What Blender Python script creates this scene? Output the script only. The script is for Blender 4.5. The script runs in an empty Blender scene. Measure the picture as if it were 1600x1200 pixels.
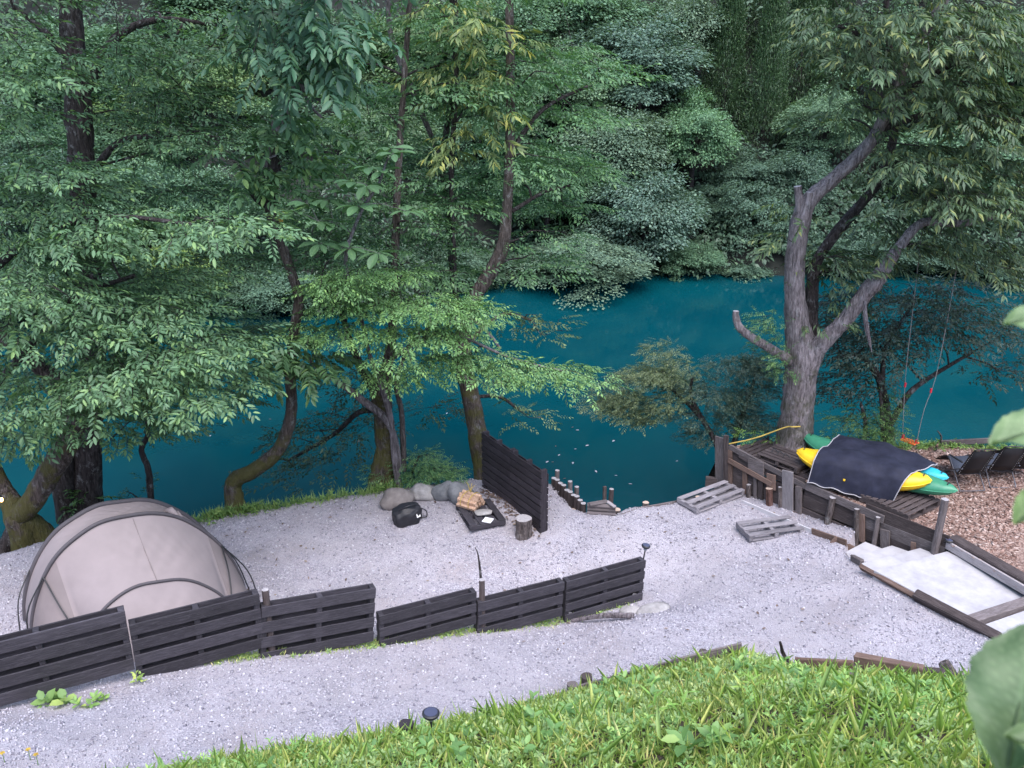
import bpy, math, random
import numpy as np
from mathutils import Vector, Matrix

random.seed(7)
RNG = np.random.default_rng(7)
SC = bpy.context.scene
COL = SC.collection
R = math.radians

# ------------------------------------------------------------------ camera, sky, sun, exposure
CAM_Z, FPX, PITCH = 9.75, 1400.0, R(21)
cam = bpy.data.objects.new('camera', bpy.data.cameras.new('camera'))
COL.objects.link(cam)
cam.location = (0, 0, CAM_Z)
cam.rotation_euler = (R(90) - PITCH, 0, 0)
cam.data.sensor_width = 36
cam.data.lens = FPX / 1600 * 36
cam.data.clip_end = 600
cam.data.dof.use_dof = True
cam.data.dof.focus_distance = 17.0
cam.data.dof.aperture_fstop = 3.6
SC.camera = cam

SUN_EL, SUN_AZ = R(62), R(165)          # azimuth clockwise from +Y; a veiled sun high behind the camera
world = bpy.data.worlds.new('World')
SC.world = world
world.use_nodes = True
wn = world.node_tree
sky = wn.nodes.new('ShaderNodeTexSky')
sky.sky_type = 'NISHITA'
sky.sun_disc = False
sky.sun_elevation = SUN_EL
sky.sun_rotation = SUN_AZ
sky.air_density = 1.0
sky.dust_density = 1.5
sky.ozone_density = 1.0
wn.links.new(sky.outputs[0], wn.nodes['Background'].inputs[0])
wn.nodes['Background'].inputs[1].default_value = 0.15
sl = bpy.data.lights.new('sun', 'SUN')
sl.energy = 1.5
sl.angle = R(60)
sl.color = (1.0, 0.95, 0.98)
sun = bpy.data.objects.new('sun', sl)
COL.objects.link(sun)
sun.rotation_euler = (R(90) - SUN_EL, 0, R(180) - SUN_AZ)
SC.view_settings.view_transform = 'Standard'
SC.view_settings.look = 'None'
SC.view_settings.exposure = 1.58
SC.view_settings.gamma = 1.0
SC.view_settings.use_curve_mapping = False
SC.cycles.max_bounces = 7
SC.cycles.diffuse_bounces = 3
SC.cycles.glossy_bounces = 2
SC.cycles.transmission_bounces = 3
SC.cycles.use_denoising = True

# ------------------------------------------------------------------ photograph pixel -> direction
CP, SP = math.cos(PITCH), math.sin(PITCH)
def ray(px, py):
    u, v = (px - 800) / FPX, (py - 600) / FPX
    return Vector((u, CP - v * SP, -SP - v * CP))
def P(px, py, z):
    r = ray(px, py); t = (z - CAM_Z) / r.z
    return Vector((r.x * t, r.y * t, z))
def PY(px, py, y):
    r = ray(px, py); t = y / r.y
    return Vector((r.x * t, y, CAM_Z + r.z * t))
def PL(px, py, n, c):                      # on the vertical plane n.(x,y) = c
    r = ray(px, py); t = c / (n[0] * r.x + n[1] * r.y)
    return Vector((r.x * t, r.y * t, CAM_Z + r.z * t))

# ------------------------------------------------------------------ materials
MATS = {}
def new_mat(name):
    m = bpy.data.materials.new(name); m.use_nodes = True
    MATS[name] = m
    nt = m.node_tree
    return m, nt, nt.nodes['Principled BSDF'], nt.nodes, nt.links
def rgb(c): return (c[0], c[1], c[2], 1)
def ramp(nt, stops):
    n = nt.nodes.new('ShaderNodeValToRGB')
    e = n.color_ramp.elements
    while len(e) < len(stops): e.new(0.5)
    for k, (p, c) in enumerate(stops):
        e[k].position = p; e[k].color = rgb(c) if hasattr(c, '__len__') else (c, c, c, 1)
    return n
def noise_n(nt, scale, detail=4, rough=0.6, vec=None, dist=0.0):
    n = nt.nodes.new('ShaderNodeTexNoise')
    n.inputs['Scale'].default_value = scale; n.inputs['Detail'].default_value = detail
    n.inputs['Roughness'].default_value = rough; n.inputs['Distortion'].default_value = dist
    if vec is not None: nt.links.new(vec, n.inputs['Vector'])
    return n
def coords(nt, kind='Object', scale=(1, 1, 1)):
    t = nt.nodes.new('ShaderNodeTexCoord'); mp = nt.nodes.new('ShaderNodeMapping')
    mp.inputs['Scale'].default_value = scale
    nt.links.new(t.outputs[kind], mp.inputs['Vector'])
    return mp.outputs[0]
def bump(nt, height, strength, dist, bsdf):
    b = nt.nodes.new('ShaderNodeBump')
    b.inputs['Strength'].default_value = strength; b.inputs['Distance'].default_value = dist
    nt.links.new(height, b.inputs['Height']); nt.links.new(b.outputs[0], bsdf.inputs['Normal'])
    return b
def mix(nt, fac, a, b, blend='MIX'):
    m = nt.nodes.new('ShaderNodeMix'); m.data_type = 'RGBA'; m.blend_type = blend
    for sock, v in ((m.inputs[0], fac), (m.inputs[6], a), (m.inputs[7], b)):
        if hasattr(v, 'is_linked'): nt.links.new(v, sock)
        elif hasattr(v, '__len__'): sock.default_value = rgb(v)
        else: sock.default_value = v
    return m.outputs[2]
def attr(nt, name):
    a = nt.nodes.new('ShaderNodeAttribute'); a.attribute_name = name
    return a

def wood_mat(name, c1, c2, c3, rough=0.85, spec=0.25, wear=0.0, wearc=(.4, .38, .4)):
    m, nt, b, N, L = new_mat(name)
    uv = coords(nt, 'UV', (1.5, 22, 1))
    g = noise_n(nt, 3.0, 6, .65, uv, .4)
    big = noise_n(nt, 1.1, 3, .5, coords(nt, 'UV', (1.2, 3.0, 1)))
    rp = ramp(nt, [(.28, c1), (.52, c2), (.74, c3)])
    L.new(g.outputs[0], rp.inputs[0])
    oi = N.new('ShaderNodeObjectInfo')
    vr = ramp(nt, [(0, .7), (1, 1.22)]); L.new(oi.outputs['Random'], vr.inputs[0])
    c = mix(nt, 1.0, rp.outputs[0], vr.outputs[0], 'MULTIPLY')
    br = ramp(nt, [(.3, .72), (.7, 1.12)]); L.new(big.outputs[0], br.inputs[0])
    c = mix(nt, 1.0, c, br.outputs[0], 'MULTIPLY')
    if wear:
        w = noise_n(nt, 6, 8, .7, coords(nt, 'UV', (2, 5, 1)))
        wr = ramp(nt, [(.56, 0), (.7, wear)]); L.new(w.outputs[0], wr.inputs[0])
        c = mix(nt, wr.outputs[0], c, wearc)
    L.new(c, b.inputs['Base Color'])
    b.inputs['Roughness'].default_value = rough; b.inputs['Specular IOR Level'].default_value = spec
    bump(nt, g.outputs[0], .5, .012, b)
    return m
wood_mat('stained_wood', (.022, .020, .026), (.045, .041, .05), (.085, .078, .092), .7, .35, .35, (.13, .12, .14))
wood_mat('black_wood', (.02, .016, .021), (.042, .035, .043), (.08, .069, .08), .7, .3, .25, (.10, .09, .10))
wood_mat('weathered_wood', (.09, .075, .075), (.17, .145, .145), (.28, .25, .26), .9, .2, .4, (.36, .33, .35))
wood_mat('old_plank', (.04, .032, .032), (.085, .068, .067), (.15, .125, .125), .9, .2, .3, (.2, .17, .17))
wood_mat('brown_plank', (.11, .07, .055), (.20, .135, .11), (.29, .21, .18), .9, .2, .3, (.3, .25, .23))
wood_mat('pale_plank', (.2, .18, .19), (.32, .29, .3), (.42, .39, .41), .9, .2, .3, (.48, .46, .48))
wood_mat('dusty_pallet', (.16, .15, .16), (.27, .25, .27), (.38, .36, .39), .9, .2, .4, (.46, .44, .47))

def cut_mat(name, c1, c2):
    m, nt, b, N, L = new_mat(name)
    n = noise_n(nt, 25, 5, .6, coords(nt))
    rp = ramp(nt, [(.3, c1), (.7, c2)]); L.new(n.outputs[0], rp.inputs[0])
    L.new(rp.outputs[0], b.inputs['Base Color']); b.inputs['Roughness'].default_value = .9
    return m
cut_mat('cut_wood', (.33, .24, .18), (.55, .45, .38))
cut_mat('grey_cut_wood', (.25, .23, .24), (.42, .40, .41))
cut_mat('firewood', (.36, .20, .12), (.62, .45, .34))

def bark_mat(name, c1, c2, c3, lich=(.42, .43, .43), lamt=.5, moss=(.055, .062, .015), mamt=.0, ztop=3.0):
    m, nt, b, N, L = new_mat(name)
    v = coords(nt, 'Object', (1, 1, .28))
    g = noise_n(nt, 14, 8, .7, v, .5)
    rp = ramp(nt, [(.3, c1), (.5, c2), (.72, c3)]); L.new(g.outputs[0], rp.inputs[0])
    crk = noise_n(nt, 26, 5, .6, coords(nt, 'Object', (1, 1, .12)), .6); ckr = ramp(nt, [(.36, .45), (.52, 1.0), (.72, 1.2)]); L.new(crk.outputs[0], ckr.inputs[0])
    base = mix(nt, 1.0, rp.outputs[0], ckr.outputs[0], 'MULTIPLY')
    l = noise_n(nt, 7.5, 8, .75, coords(nt, 'Object', (1, 1, .7)))
    lr = ramp(nt, [(.55, 0), (.66, lamt)]); L.new(l.outputs[0], lr.inputs[0])
    c = mix(nt, lr.outputs[0], base, lich)
    if mamt:
        mo = noise_n(nt, 2.2, 6, .65, coords(nt))
        sep = N.new('ShaderNodeSeparateXYZ'); t = N.new('ShaderNodeTexCoord'); L.new(t.outputs['Object'], sep.inputs[0])
        mr = N.new('ShaderNodeMapRange'); L.new(sep.outputs[2], mr.inputs[0])
        mr.inputs[1].default_value = 0.0; mr.inputs[2].default_value = ztop; mr.inputs[3].default_value = .18; mr.inputs[4].default_value = -.12
        ad = N.new('ShaderNodeMath'); L.new(mo.outputs[0], ad.inputs[0]); L.new(mr.outputs[0], ad.inputs[1])
        mm = ramp(nt, [(.5, 0), (.62, mamt)]); L.new(ad.outputs[0], mm.inputs[0])
        c = mix(nt, mm.outputs[0], c, moss)
    L.new(c, b.inputs['Base Color']); b.inputs['Roughness'].default_value = .92
    b.inputs['Specular IOR Level'].default_value = .2
    hs = N.new('ShaderNodeMath'); hs.operation = 'MULTIPLY_ADD'; L.new(crk.outputs[0], hs.inputs[0]); hs.inputs[1].default_value = 1.3; L.new(g.outputs[0], hs.inputs[2])
    bump(nt, hs.outputs[0], 1.0, .06, b)
    return m
bark_mat('dark_bark', (.022, .018, .017), (.055, .045, .044), (.11, .095, .095), lamt=.45)
bark_mat('mossy_bark', (.045, .036, .03), (.11, .088, .078), (.21, .175, .165), lamt=.6, moss=(.105, .10, .028), mamt=.8, ztop=4.0)
bark_mat('grey_bark', (.12, .10, .103), (.26, .222, .228), (.42, .37, .38), lamt=.4, mamt=.5, ztop=3.5)
bark_mat('pale_bark', (.10, .085, .09), (.21, .18, .19), (.34, .31, .33), lamt=.5)
bark_mat('log_bark', (.06, .048, .046), (.14, .115, .11), (.24, .205, .2), lamt=.4)
bark_mat('red_bark', (.09, .045, .035), (.17, .095, .08), (.24, .16, .14), lamt=.2)

def leaf_mat(name, c1, c2, c3=None, trans=.3, rough=.5, spec=.45):
    m, nt, b, N, L = new_mat(name)
    a = attr(nt, 'tone')
    rp = ramp(nt, [(.0, c1), (.75, c2), (1.0, c3 or c2)])
    L.new(a.outputs['Fac'], rp.inputs[0])
    oi = N.new('ShaderNodeObjectInfo')
    c = mix(nt, 1.0, rp.outputs[0], oi.outputs['Color'], 'MULTIPLY')
    L.new(c, b.inputs['Base Color'])
    b.inputs['Roughness'].default_value = rough; b.inputs['Specular IOR Level'].default_value = spec
    tr = N.new('ShaderNodeBsdfTranslucent')
    c2_ = mix(nt, 1.0, c, (1.1, 1.25, .6), 'MULTIPLY'); L.new(c2_, tr.inputs[0])
    ms = N.new('ShaderNodeMixShader'); ms.inputs[0].default_value = trans
    L.new(b.outputs[0], ms.inputs[1]); L.new(tr.outputs[0], ms.inputs[2])
    L.new(ms.outputs[0], N['Material Output'].inputs[0])
    return m
leaf_mat('zelkova_leaf', (0.074, 0.143, 0.072), (0.147, 0.268, 0.137), (0.250, 0.390, 0.143))
leaf_mat('maple_leaf', (0.095, 0.185, 0.081), (0.182, 0.331, 0.144), (0.270, 0.431, 0.150))
leaf_mat('chestnut_leaf', (0.075, 0.112, 0.067), (0.143, 0.203, 0.119), (0.300, 0.300, 0.112))
leaf_mat('pinnate_leaf', (0.042, 0.106, 0.066), (0.078, 0.175, 0.099), (0.132, 0.237, 0.110))
leaf_mat('magnolia_leaf', (0.083, 0.172, 0.086), (0.143, 0.265, 0.127), (0.220, 0.322, 0.115))
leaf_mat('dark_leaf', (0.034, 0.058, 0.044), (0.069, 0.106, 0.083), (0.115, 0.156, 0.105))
leaf_mat('olive_leaf', (0.094, 0.131, 0.069), (0.172, 0.229, 0.117), (0.281, 0.321, 0.138))
leaf_mat('bush_leaf', (0.075, 0.156, 0.067), (0.149, 0.281, 0.128), (0.269, 0.390, 0.149))
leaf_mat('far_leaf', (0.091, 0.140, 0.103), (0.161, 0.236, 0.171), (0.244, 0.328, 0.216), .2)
leaf_mat('needle_leaf', (0.036, 0.075, 0.036), (0.066, 0.125, 0.054), (0.096, 0.175, 0.060), .15)
leaf_mat('grass_blade', (0.254, 0.361, 0.098), (0.470, 0.583, 0.179), (0.862, 0.755, 0.357), .35)
leaf_mat('weed_leaf', (0.200, 0.318, 0.121), (0.380, 0.519, 0.209), (0.600, 0.670, 0.257), .35)
leaf_mat('near_leaf', (.06, .105, .038), (.16, .235, .105), None, .3)
leaf_mat('yellow_leaf', (.35, .22, .03), (.55, .38, .06), None, .2)
leaf_mat('litter_leaf', (.10, .065, .05), (.2, .145, .12), (.32, .26, .22), .1)

def plain(name, c, rough=.5, spec=.5, var=.12, scale=8, bmp=0.0, bs=40):
    m, nt, b, N, L = new_mat(name)
    n = noise_n(nt, scale, 5, .6, coords(nt))
    rp = ramp(nt, [(.3, [x * (1 - var) for x in c]), (.7, [min(1, x * (1 + var)) for x in c])])
    L.new(n.outputs[0], rp.inputs[0]); L.new(rp.outputs[0], b.inputs['Base Color'])
    b.inputs['Roughness'].default_value = rough; b.inputs['Specular IOR Level'].default_value = spec
    if bmp:
        k = noise_n(nt, bs, 4, .6, coords(nt)); bump(nt, k.outputs[0], bmp, .01, b)
    return m
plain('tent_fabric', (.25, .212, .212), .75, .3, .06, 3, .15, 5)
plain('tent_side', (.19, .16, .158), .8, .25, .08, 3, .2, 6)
plain('tent_sleeve', (.075, .068, .075), .7, .3, .1, 8)
plain('black_metal', (.012, .012, .014), .4, .5, .2)
plain('black_plastic', (.018, .018, .022), .5, .5, .2)
plain('lens_plastic', (.25, .26, .3), .25, .6, .1)
plain('lamp_top', (.06, .065, .11), .3, .6, .1)
plain('bag_fabric', (.014, .014, .018), .55, .5, .25, 10, .3, 30)
plain('white_print', (.7, .7, .68), .6, .3, .05)
plain('tarp_fabric', (.020, .022, .040), .75, .3, .25, 6, .35, 60)
plain('tarp_hem', (.42, .40, .42), .7, .3, .1)
plain('yellow_plastic', (.82, .52, .02), .38, .5, .05)
plain('green_plastic', (.045, .23, .13), .38, .5, .1)
plain('cyan_plastic', (.03, .42, .55), .38, .5, .1)
plain('orange_plastic', (.78, .16, .03), .45, .5, .1)
plain('red_cord', (.65, .03, .05), .7, .3, .1)
plain('rope', (.23, .21, .2), .9, .2, .2, 60)
plain('yellow_strap', (.5, .36, .09), .8, .2, .2, 20)
plain('chair_fabric', (.015, .016, .02), .65, .4, .2, 50)
plain('seat_fabric', (.055, .065, .09), .65, .4, .2, 50)
plain('chair_tube', (.07, .07, .085), .35, .6, .1)
plain('eyelet', (.6, .6, .6), .4, .5, .05)
plain('white_edge', (.52, .5, .52), .8, .3, .12, 5)
plain('paper', (.78, .78, .8), .8, .2, .03)

def stone_mat(name, c1, c2, c3, sc=4):
    m, nt, b, N, L = new_mat(name)
    n = noise_n(nt, sc, 8, .7, coords(nt)); f = noise_n(nt, sc * 12, 4, .6, coords(nt))
    rp = ramp(nt, [(.3, c1), (.5, c2), (.72, c3)]); L.new(n.outputs[0], rp.inputs[0])
    L.new(rp.outputs[0], b.inputs['Base Color']); b.inputs['Roughness'].default_value = .88
    bump(nt, f.outputs[0], .4, .015, b)
stone_mat('round_stone', (.13, .115, .11), (.2, .175, .165), (.27, .245, .235))
stone_mat('pale_stone', (.2, .19, .19), (.3, .285, .28), (.4, .385, .38), 6)
stone_mat('grey_stone', (.1, .105, .115), (.17, .175, .185), (.24, .24, .25))

def ground_mat():
    m, nt, b, N, L = new_mat('gravel_ground')
    co = coords(nt)
    vor = N.new('ShaderNodeTexVoronoi'); vor.inputs['Scale'].default_value = 58; L.new(co, vor.inputs['Vector'])
    vor2 = N.new('ShaderNodeTexVoronoi'); vor2.inputs['Scale'].default_value = 120; L.new(co, vor2.inputs['Vector'])
    sp = N.new('ShaderNodeSeparateColor'); L.new(vor.outputs['Color'], sp.inputs[0])
    sp2 = N.new('ShaderNodeSeparateColor'); L.new(vor2.outputs['Color'], sp2.inputs[0])
    r1 = ramp(nt, [(0, (.22, .21, .245)), (.35, (.34, .32, .36)), (.8, (.42, .395, .44)), (1, (.54, .52, .56))])
    L.new(sp.outputs[0], r1.inputs[0])
    r2 = ramp(nt, [(0, (.27, .25, .275)), (.6, (.40, .375, .405)), (1, (.50, .47, .50))]); L.new(sp2.outputs[1], r2.inputs[0])
    big = noise_n(nt, .55, 5, .6, co)
    bm = ramp(nt, [(.4, 0), (.62, 1)]); L.new(big.outputs[0], bm.inputs[0])
    grav = mix(nt, bm.outputs[0], r1.outputs[0], r2.outputs[0])
    # packed brownish earth showing through in places
    ear = noise_n(nt, .45, 7, .68, co, .8); er = ramp(nt, [(.5, 0), (.68, .75)]); L.new(ear.outputs[0], er.inputs[0])
    grav = mix(nt, er.outputs[0], grav, (.33, .29, .30))
    dr = noise_n(nt, .9, 6, .7, co, .5); drr = ramp(nt, [(.32, .80), (.55, 1.0), (.75, 1.1)]); L.new(dr.outputs[0], drr.inputs[0])
    grav = mix(nt, 1.0, grav, drr.outputs[0], 'MULTIPLY')
    fine = noise_n(nt, 60, 4, .7, co)
    soil_r = ramp(nt, [(.3, (.035, .028, .02)), (.7, (.10, .08, .06))]); L.new(fine.outputs[0], soil_r.inputs[0])
    z = attr(nt, 'zone'); zs = N.new('ShaderNodeSeparateColor'); L.new(z.outputs['Color'], zs.inputs[0])
    wob = noise_n(nt, 3.5, 5, .65, co)
    ad = N.new('ShaderNodeMath'); ad.operation = 'ADD'; L.new(zs.outputs[0], ad.inputs[0]); L.new(wob.outputs[0], ad.inputs[1])
    rr = ramp(nt, [(.86, 0), (1.06, 1)]); 
    half = N.new('ShaderNodeMath'); half.operation = 'MULTIPLY'; half.inputs[1].default_value = 1.0; L.new(ad.outputs[0], half.inputs[0])
    L.new(half.outputs[0], rr.inputs[0])
    c = mix(nt, rr.outputs[0], grav, soil_r.outputs[0])
    L.new(c, b.inputs['Base Color']); b.inputs['Roughness'].default_value = .95; b.inputs['Specular IOR Level'].default_value = .2
    hm = N.new('ShaderNodeMath'); hm.operation = 'ADD'; L.new(vor.outputs['Distance'], hm.inputs[0]); L.new(fine.outputs[0], hm.inputs[1])
    bump(nt, hm.outputs[0], .6, .02, b)
ground_mat()

def tone_mat(name, stops, rough=.9, spec=.25):
    m, nt, b, N, L = new_mat(name)
    a = attr(nt, 'tone'); rp = ramp(nt, stops); L.new(a.outputs['Fac'], rp.inputs[0])
    L.new(rp.outputs[0], b.inputs['Base Color']); b.inputs['Roughness'].default_value = rough
    b.inputs['Specular IOR Level'].default_value = spec
tone_mat('pebble', [(0, (.17, .16, .195)), (.2, (.31, .295, .335)), (.8, (.43, .41, .455)), (1, (.58, .56, .60))])
tone_mat('chip', [(0, (.12, .065, .05)), (.4, (.27, .165, .13)), (.8, (.40, .28, .235)), (1, (.55, .44, .39))])

def chips_ground():
    m, nt, b, N, L = new_mat('chip_ground')
    co = coords(nt)
    vor = N.new('ShaderNodeTexVoronoi'); vor.inputs['Scale'].default_value = 26; L.new(co, vor.inputs['Vector'])
    sp = N.new('ShaderNodeSeparateColor'); L.new(vor.outputs['Color'], sp.inputs[0])
    rp = ramp(nt, [(0, (.13, .075, .06)), (.5, (.27, .175, .14)), (1, (.42, .31, .26))]); L.new(sp.outputs[0], rp.inputs[0])
    n = noise_n(nt, 1.1, 5, .6, co); nr = ramp(nt, [(.35, .75), (.7, 1.15)]); L.new(n.outputs[0], nr.inputs[0])
    L.new(mix(nt, 1.0, rp.outputs[0], nr.outputs[0], 'MULTIPLY'), b.inputs['Base Color'])
    b.inputs['Roughness'].default_value = .95; bump(nt, vor.outputs['Distance'], .7, .02, b)
chips_ground()

def concrete():
    m, nt, b, N, L = new_mat('concrete')
    co = coords(nt)
    n = noise_n(nt, 2.5, 7, .65, co); f = noise_n(nt, 45, 4, .7, co)
    rp = ramp(nt, [(.3, (.31, .30, .315)), (.6, (.43, .42, .435))]); L.new(n.outputs[0], rp.inputs[0])
    st = noise_n(nt, 7, 6, .7, co); sr = ramp(nt, [(.62, 0), (.72, .45)]); L.new(st.outputs[0], sr.inputs[0])
    c = mix(nt, sr.outputs[0], rp.outputs[0], (.3, .28, .28))
    L.new(c, b.inputs['Base Color']); b.inputs['Roughness'].default_value = .95; bump(nt, f.outputs[0], .35, .01, b)
concrete()

def water_mat():
    m, nt, b, N, L = new_mat('lake_water')
    co = coords(nt)
    n = noise_n(nt, .12, 4, .55, co)
    rp = ramp(nt, [(.35, (.0006, .041, .054)), (.65, (.0010, .055, .068))]); L.new(n.outputs[0], rp.inputs[0])
    L.new(rp.outputs[0], b.inputs['Base Color'])
    b.inputs['Roughness'].default_value = .04; b.inputs['IOR'].default_value = 1.33
    b.inputs['Specular IOR Level'].default_value = .42
    r1 = noise_n(nt, 1.6, 4, .55, coords(nt, 'Object', (1, .6, 1)), .6)
    r2 = noise_n(nt, 9, 3, .5, co, .4)
    ad = N.new('ShaderNodeMath'); ad.operation = 'MULTIPLY_ADD'; L.new(r2.outputs[0], ad.inputs[0]); ad.inputs[1].default_value = .14; L.new(r1.outputs[0], ad.inputs[2])
    bump(nt, ad.outputs[0], .07, .10, b)
water_mat()

def hill_mat():
    m, nt, b, N, L = new_mat('forest_floor')
    n = noise_n(nt, 1.5, 6, .7, coords(nt)); rp = ramp(nt, [(.35, (.006, .007, .006)), (.7, (.018, .022, .016))])  # soil colour darkened to stand in for missing shade under the trees
    L.new(n.outputs[0], rp.inputs[0]); L.new(rp.outputs[0], b.inputs['Base Color']); b.inputs['Roughness'].default_value = 1
hill_mat()
def glow_mat():
    m, nt, b, N, L = new_mat('bulb_glow')
    b.inputs['Base Color'].default_value = (.9, .6, .3, 1)
    b.inputs['Emission Color'].default_value = (1, .5, .15, 1); b.inputs['Emission Strength'].default_value = 7
glow_mat()

# ------------------------------------------------------------------ mesh helpers
def setp(o, label=None, category=None, group=None, kind=None):
    for k, v in (('label', label), ('category', category), ('group', group), ('kind', kind)):
        if v: o[k] = v
    return o
def thing(name, loc, label, category, group=None, rz=0.0):
    o = bpy.data.objects.new(name, None); COL.objects.link(o)
    o.empty_display_size = .1
    o.location = loc; o.rotation_euler = (0, 0, rz)
    return setp(o, label, category, group)
def world_offset(parent):
    v = Vector((0, 0, 0))
    while parent is not None:
        v += parent.location; parent = parent.parent
    return v

class MB:
    """collects pieces; build() links them as one mesh object. local=True: coordinates already in the parent's frame."""
    def __init__(s): s.v, s.f, s.uv, s.mi, s.n = [], [], [], [], 0
    def add(s, v, f, uv=None, mi=0):
        v = np.asarray(v, float).reshape(-1, 3)
        s.v.append(v); s.uv.append(np.zeros((len(v), 2)) if uv is None else np.asarray(uv, float))
        for q in f:
            s.f.append(tuple(int(i) + s.n for i in q)); s.mi.append(mi)
        s.n += len(v); return s
    def build(s, name, mats, parent=None, smooth=False, local=False):
        v = np.concatenate(s.v); uv = np.concatenate(s.uv)
        if not local: v = v - np.array(world_offset(parent))
        me = bpy.data.meshes.new(name)
        me.from_pydata(v.tolist(), [], s.f)
        if isinstance(mats, str): mats = [mats]
        for m in mats: me.materials.append(MATS[m])
        if len(mats) > 1: me.polygons.foreach_set('material_index', s.mi)
        ul = me.uv_layers.new(name='UVMap')
        li = np.zeros(len(me.loops), int); me.loops.foreach_get('vertex_index', li)
        ul.data.foreach_set('uv', uv[li].ravel())
        if smooth: me.polygons.foreach_set('use_smooth', [True] * len(me.polygons))
        me.update()
        o = bpy.data.objects.new(name, me); COL.objects.link(o); o.parent = parent
        return o

def unit(v): v = Vector(v); v.normalize(); return v

_CB = {}
def cbox_faces():
    if 'f' in _CB: return _CB['f']
    idx = {}
    sg = (-1, 1); k = 0
    for i in sg:
        for j in sg:
            for l in sg:
                for a in range(3): idx[(a, i, j, l)] = k; k += 1
    F = []
    for i in sg: F.append([idx[(0, i, j, l)] for j, l in ((-1, -1), (1, -1), (1, 1), (-1, 1))])
    for j in sg: F.append([idx[(1, i, j, l)] for i, l in ((-1, -1), (1, -1), (1, 1), (-1, 1))])
    for l in sg: F.append([idx[(2, i, j, l)] for i, j in ((-1, -1), (1, -1), (1, 1), (-1, 1))])
    for i in sg:
        for j in sg: F.append([idx[(0, i, j, -1)], idx[(0, i, j, 1)], idx[(1, i, j, 1)], idx[(1, i, j, -1)]])
        for l in sg: F.append([idx[(0, i, -1, l)], idx[(0, i, 1, l)], idx[(2, i, 1, l)], idx[(2, i, -1, l)]])
    for j in sg:
        for l in sg: F.append([idx[(1, -1, j, l)], idx[(1, 1, j, l)], idx[(2, 1, j, l)], idx[(2, -1, j, l)]])
    for i in sg:
        for j in sg:
            for l in sg: F.append([idx[(a, i, j, l)] for a in range(3)])
    # orient outwards, using the unit shape
    pts = cbox_verts(1, 1, 1, .2)
    out = []
    for f in F:
        p = pts[f]; n = np.cross(p[1] - p[0], p[2] - p[0])
        out.append(f if n @ p.mean(0) > 0 else f[::-1])
    _CB['f'] = out
    return out
def cbox_verts(hx, hy, hz, b):
    o = []
    for i in (-1, 1):
        for j in (-1, 1):
            for l in (-1, 1):
                o += [(i * hx, j * (hy - b), l * (hz - b)), (i * (hx - b), j * hy, l * (hz - b)), (i * (hx - b), j * (hy - b), l * hz)]
    return np.array(o, float)
def box_at(mb, c, ax, ay, az, lx, ly, lz, b=.006, mi=0, warp=0.0):
    """chamfered box, centre c, axes ax/ay/az, full lengths; grain runs along the longest axis"""
    b = min(b, .3 * min(lx, ly, lz))
    v = cbox_verts(lx / 2, ly / 2, lz / 2, b)
    if warp: v = v + (RNG.random(v.shape) - .5) * warp
    order = np.argsort([-lx, -ly, -lz])
    uv = np.stack([v[:, order[0]] + random.random() * 50, v[:, order[1]] + v[:, order[2]] + random.random() * 50], 1)
    M = np.array([list(ax), list(ay), list(az)])
    mb.add(np.asarray(c) + v @ M, cbox_faces(), uv, mi)
def board(mb, p0, p1, width, thick, wdir, b=.006, mi=0, warp=0.0):
    """board from p0 to p1 (centre line), its width along wdir"""
    p0, p1 = Vector(p0), Vector(p1)
    ax = unit(p1 - p0); wd = Vector(wdir); wd = unit(wd - ax * wd.dot(ax)); nz = ax.cross(wd)
    box_at(mb, (p0 + p1) / 2, ax, wd, nz, (p1 - p0).length, width, thick, b, mi, warp)
def cat(pts, rad, sub):
    p = np.array([list(q) for q in pts], float); r = np.array(rad, float)
    if len(p) == 2: 
        t = np.linspace(0, 1, sub + 1)[:, None]
        return p[0] * (1 - t) + p[1] * t, r[0] * (1 - t[:, 0]) + r[1] * t[:, 0]
    P_ = np.vstack([2 * p[0] - p[1], p, 2 * p[-1] - p[-2]]); op, orr = [], []
    for i in range(len(p) - 1):
        a, b_, c, d = P_[i:i + 4]
        for k in range(sub):
            t = k / sub
            op.append(.5 * ((2 * b_) + (-a + c) * t + (2 * a - 5 * b_ + 4 * c - d) * t * t + (-a + 3 * b_ - 3 * c + d) * t ** 3))
            orr.append(r[i] * (1 - t) + r[i + 1] * t)
    op.append(p[-1]); orr.append(r[-1])
    return np.array(op), np.array(orr)
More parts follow.
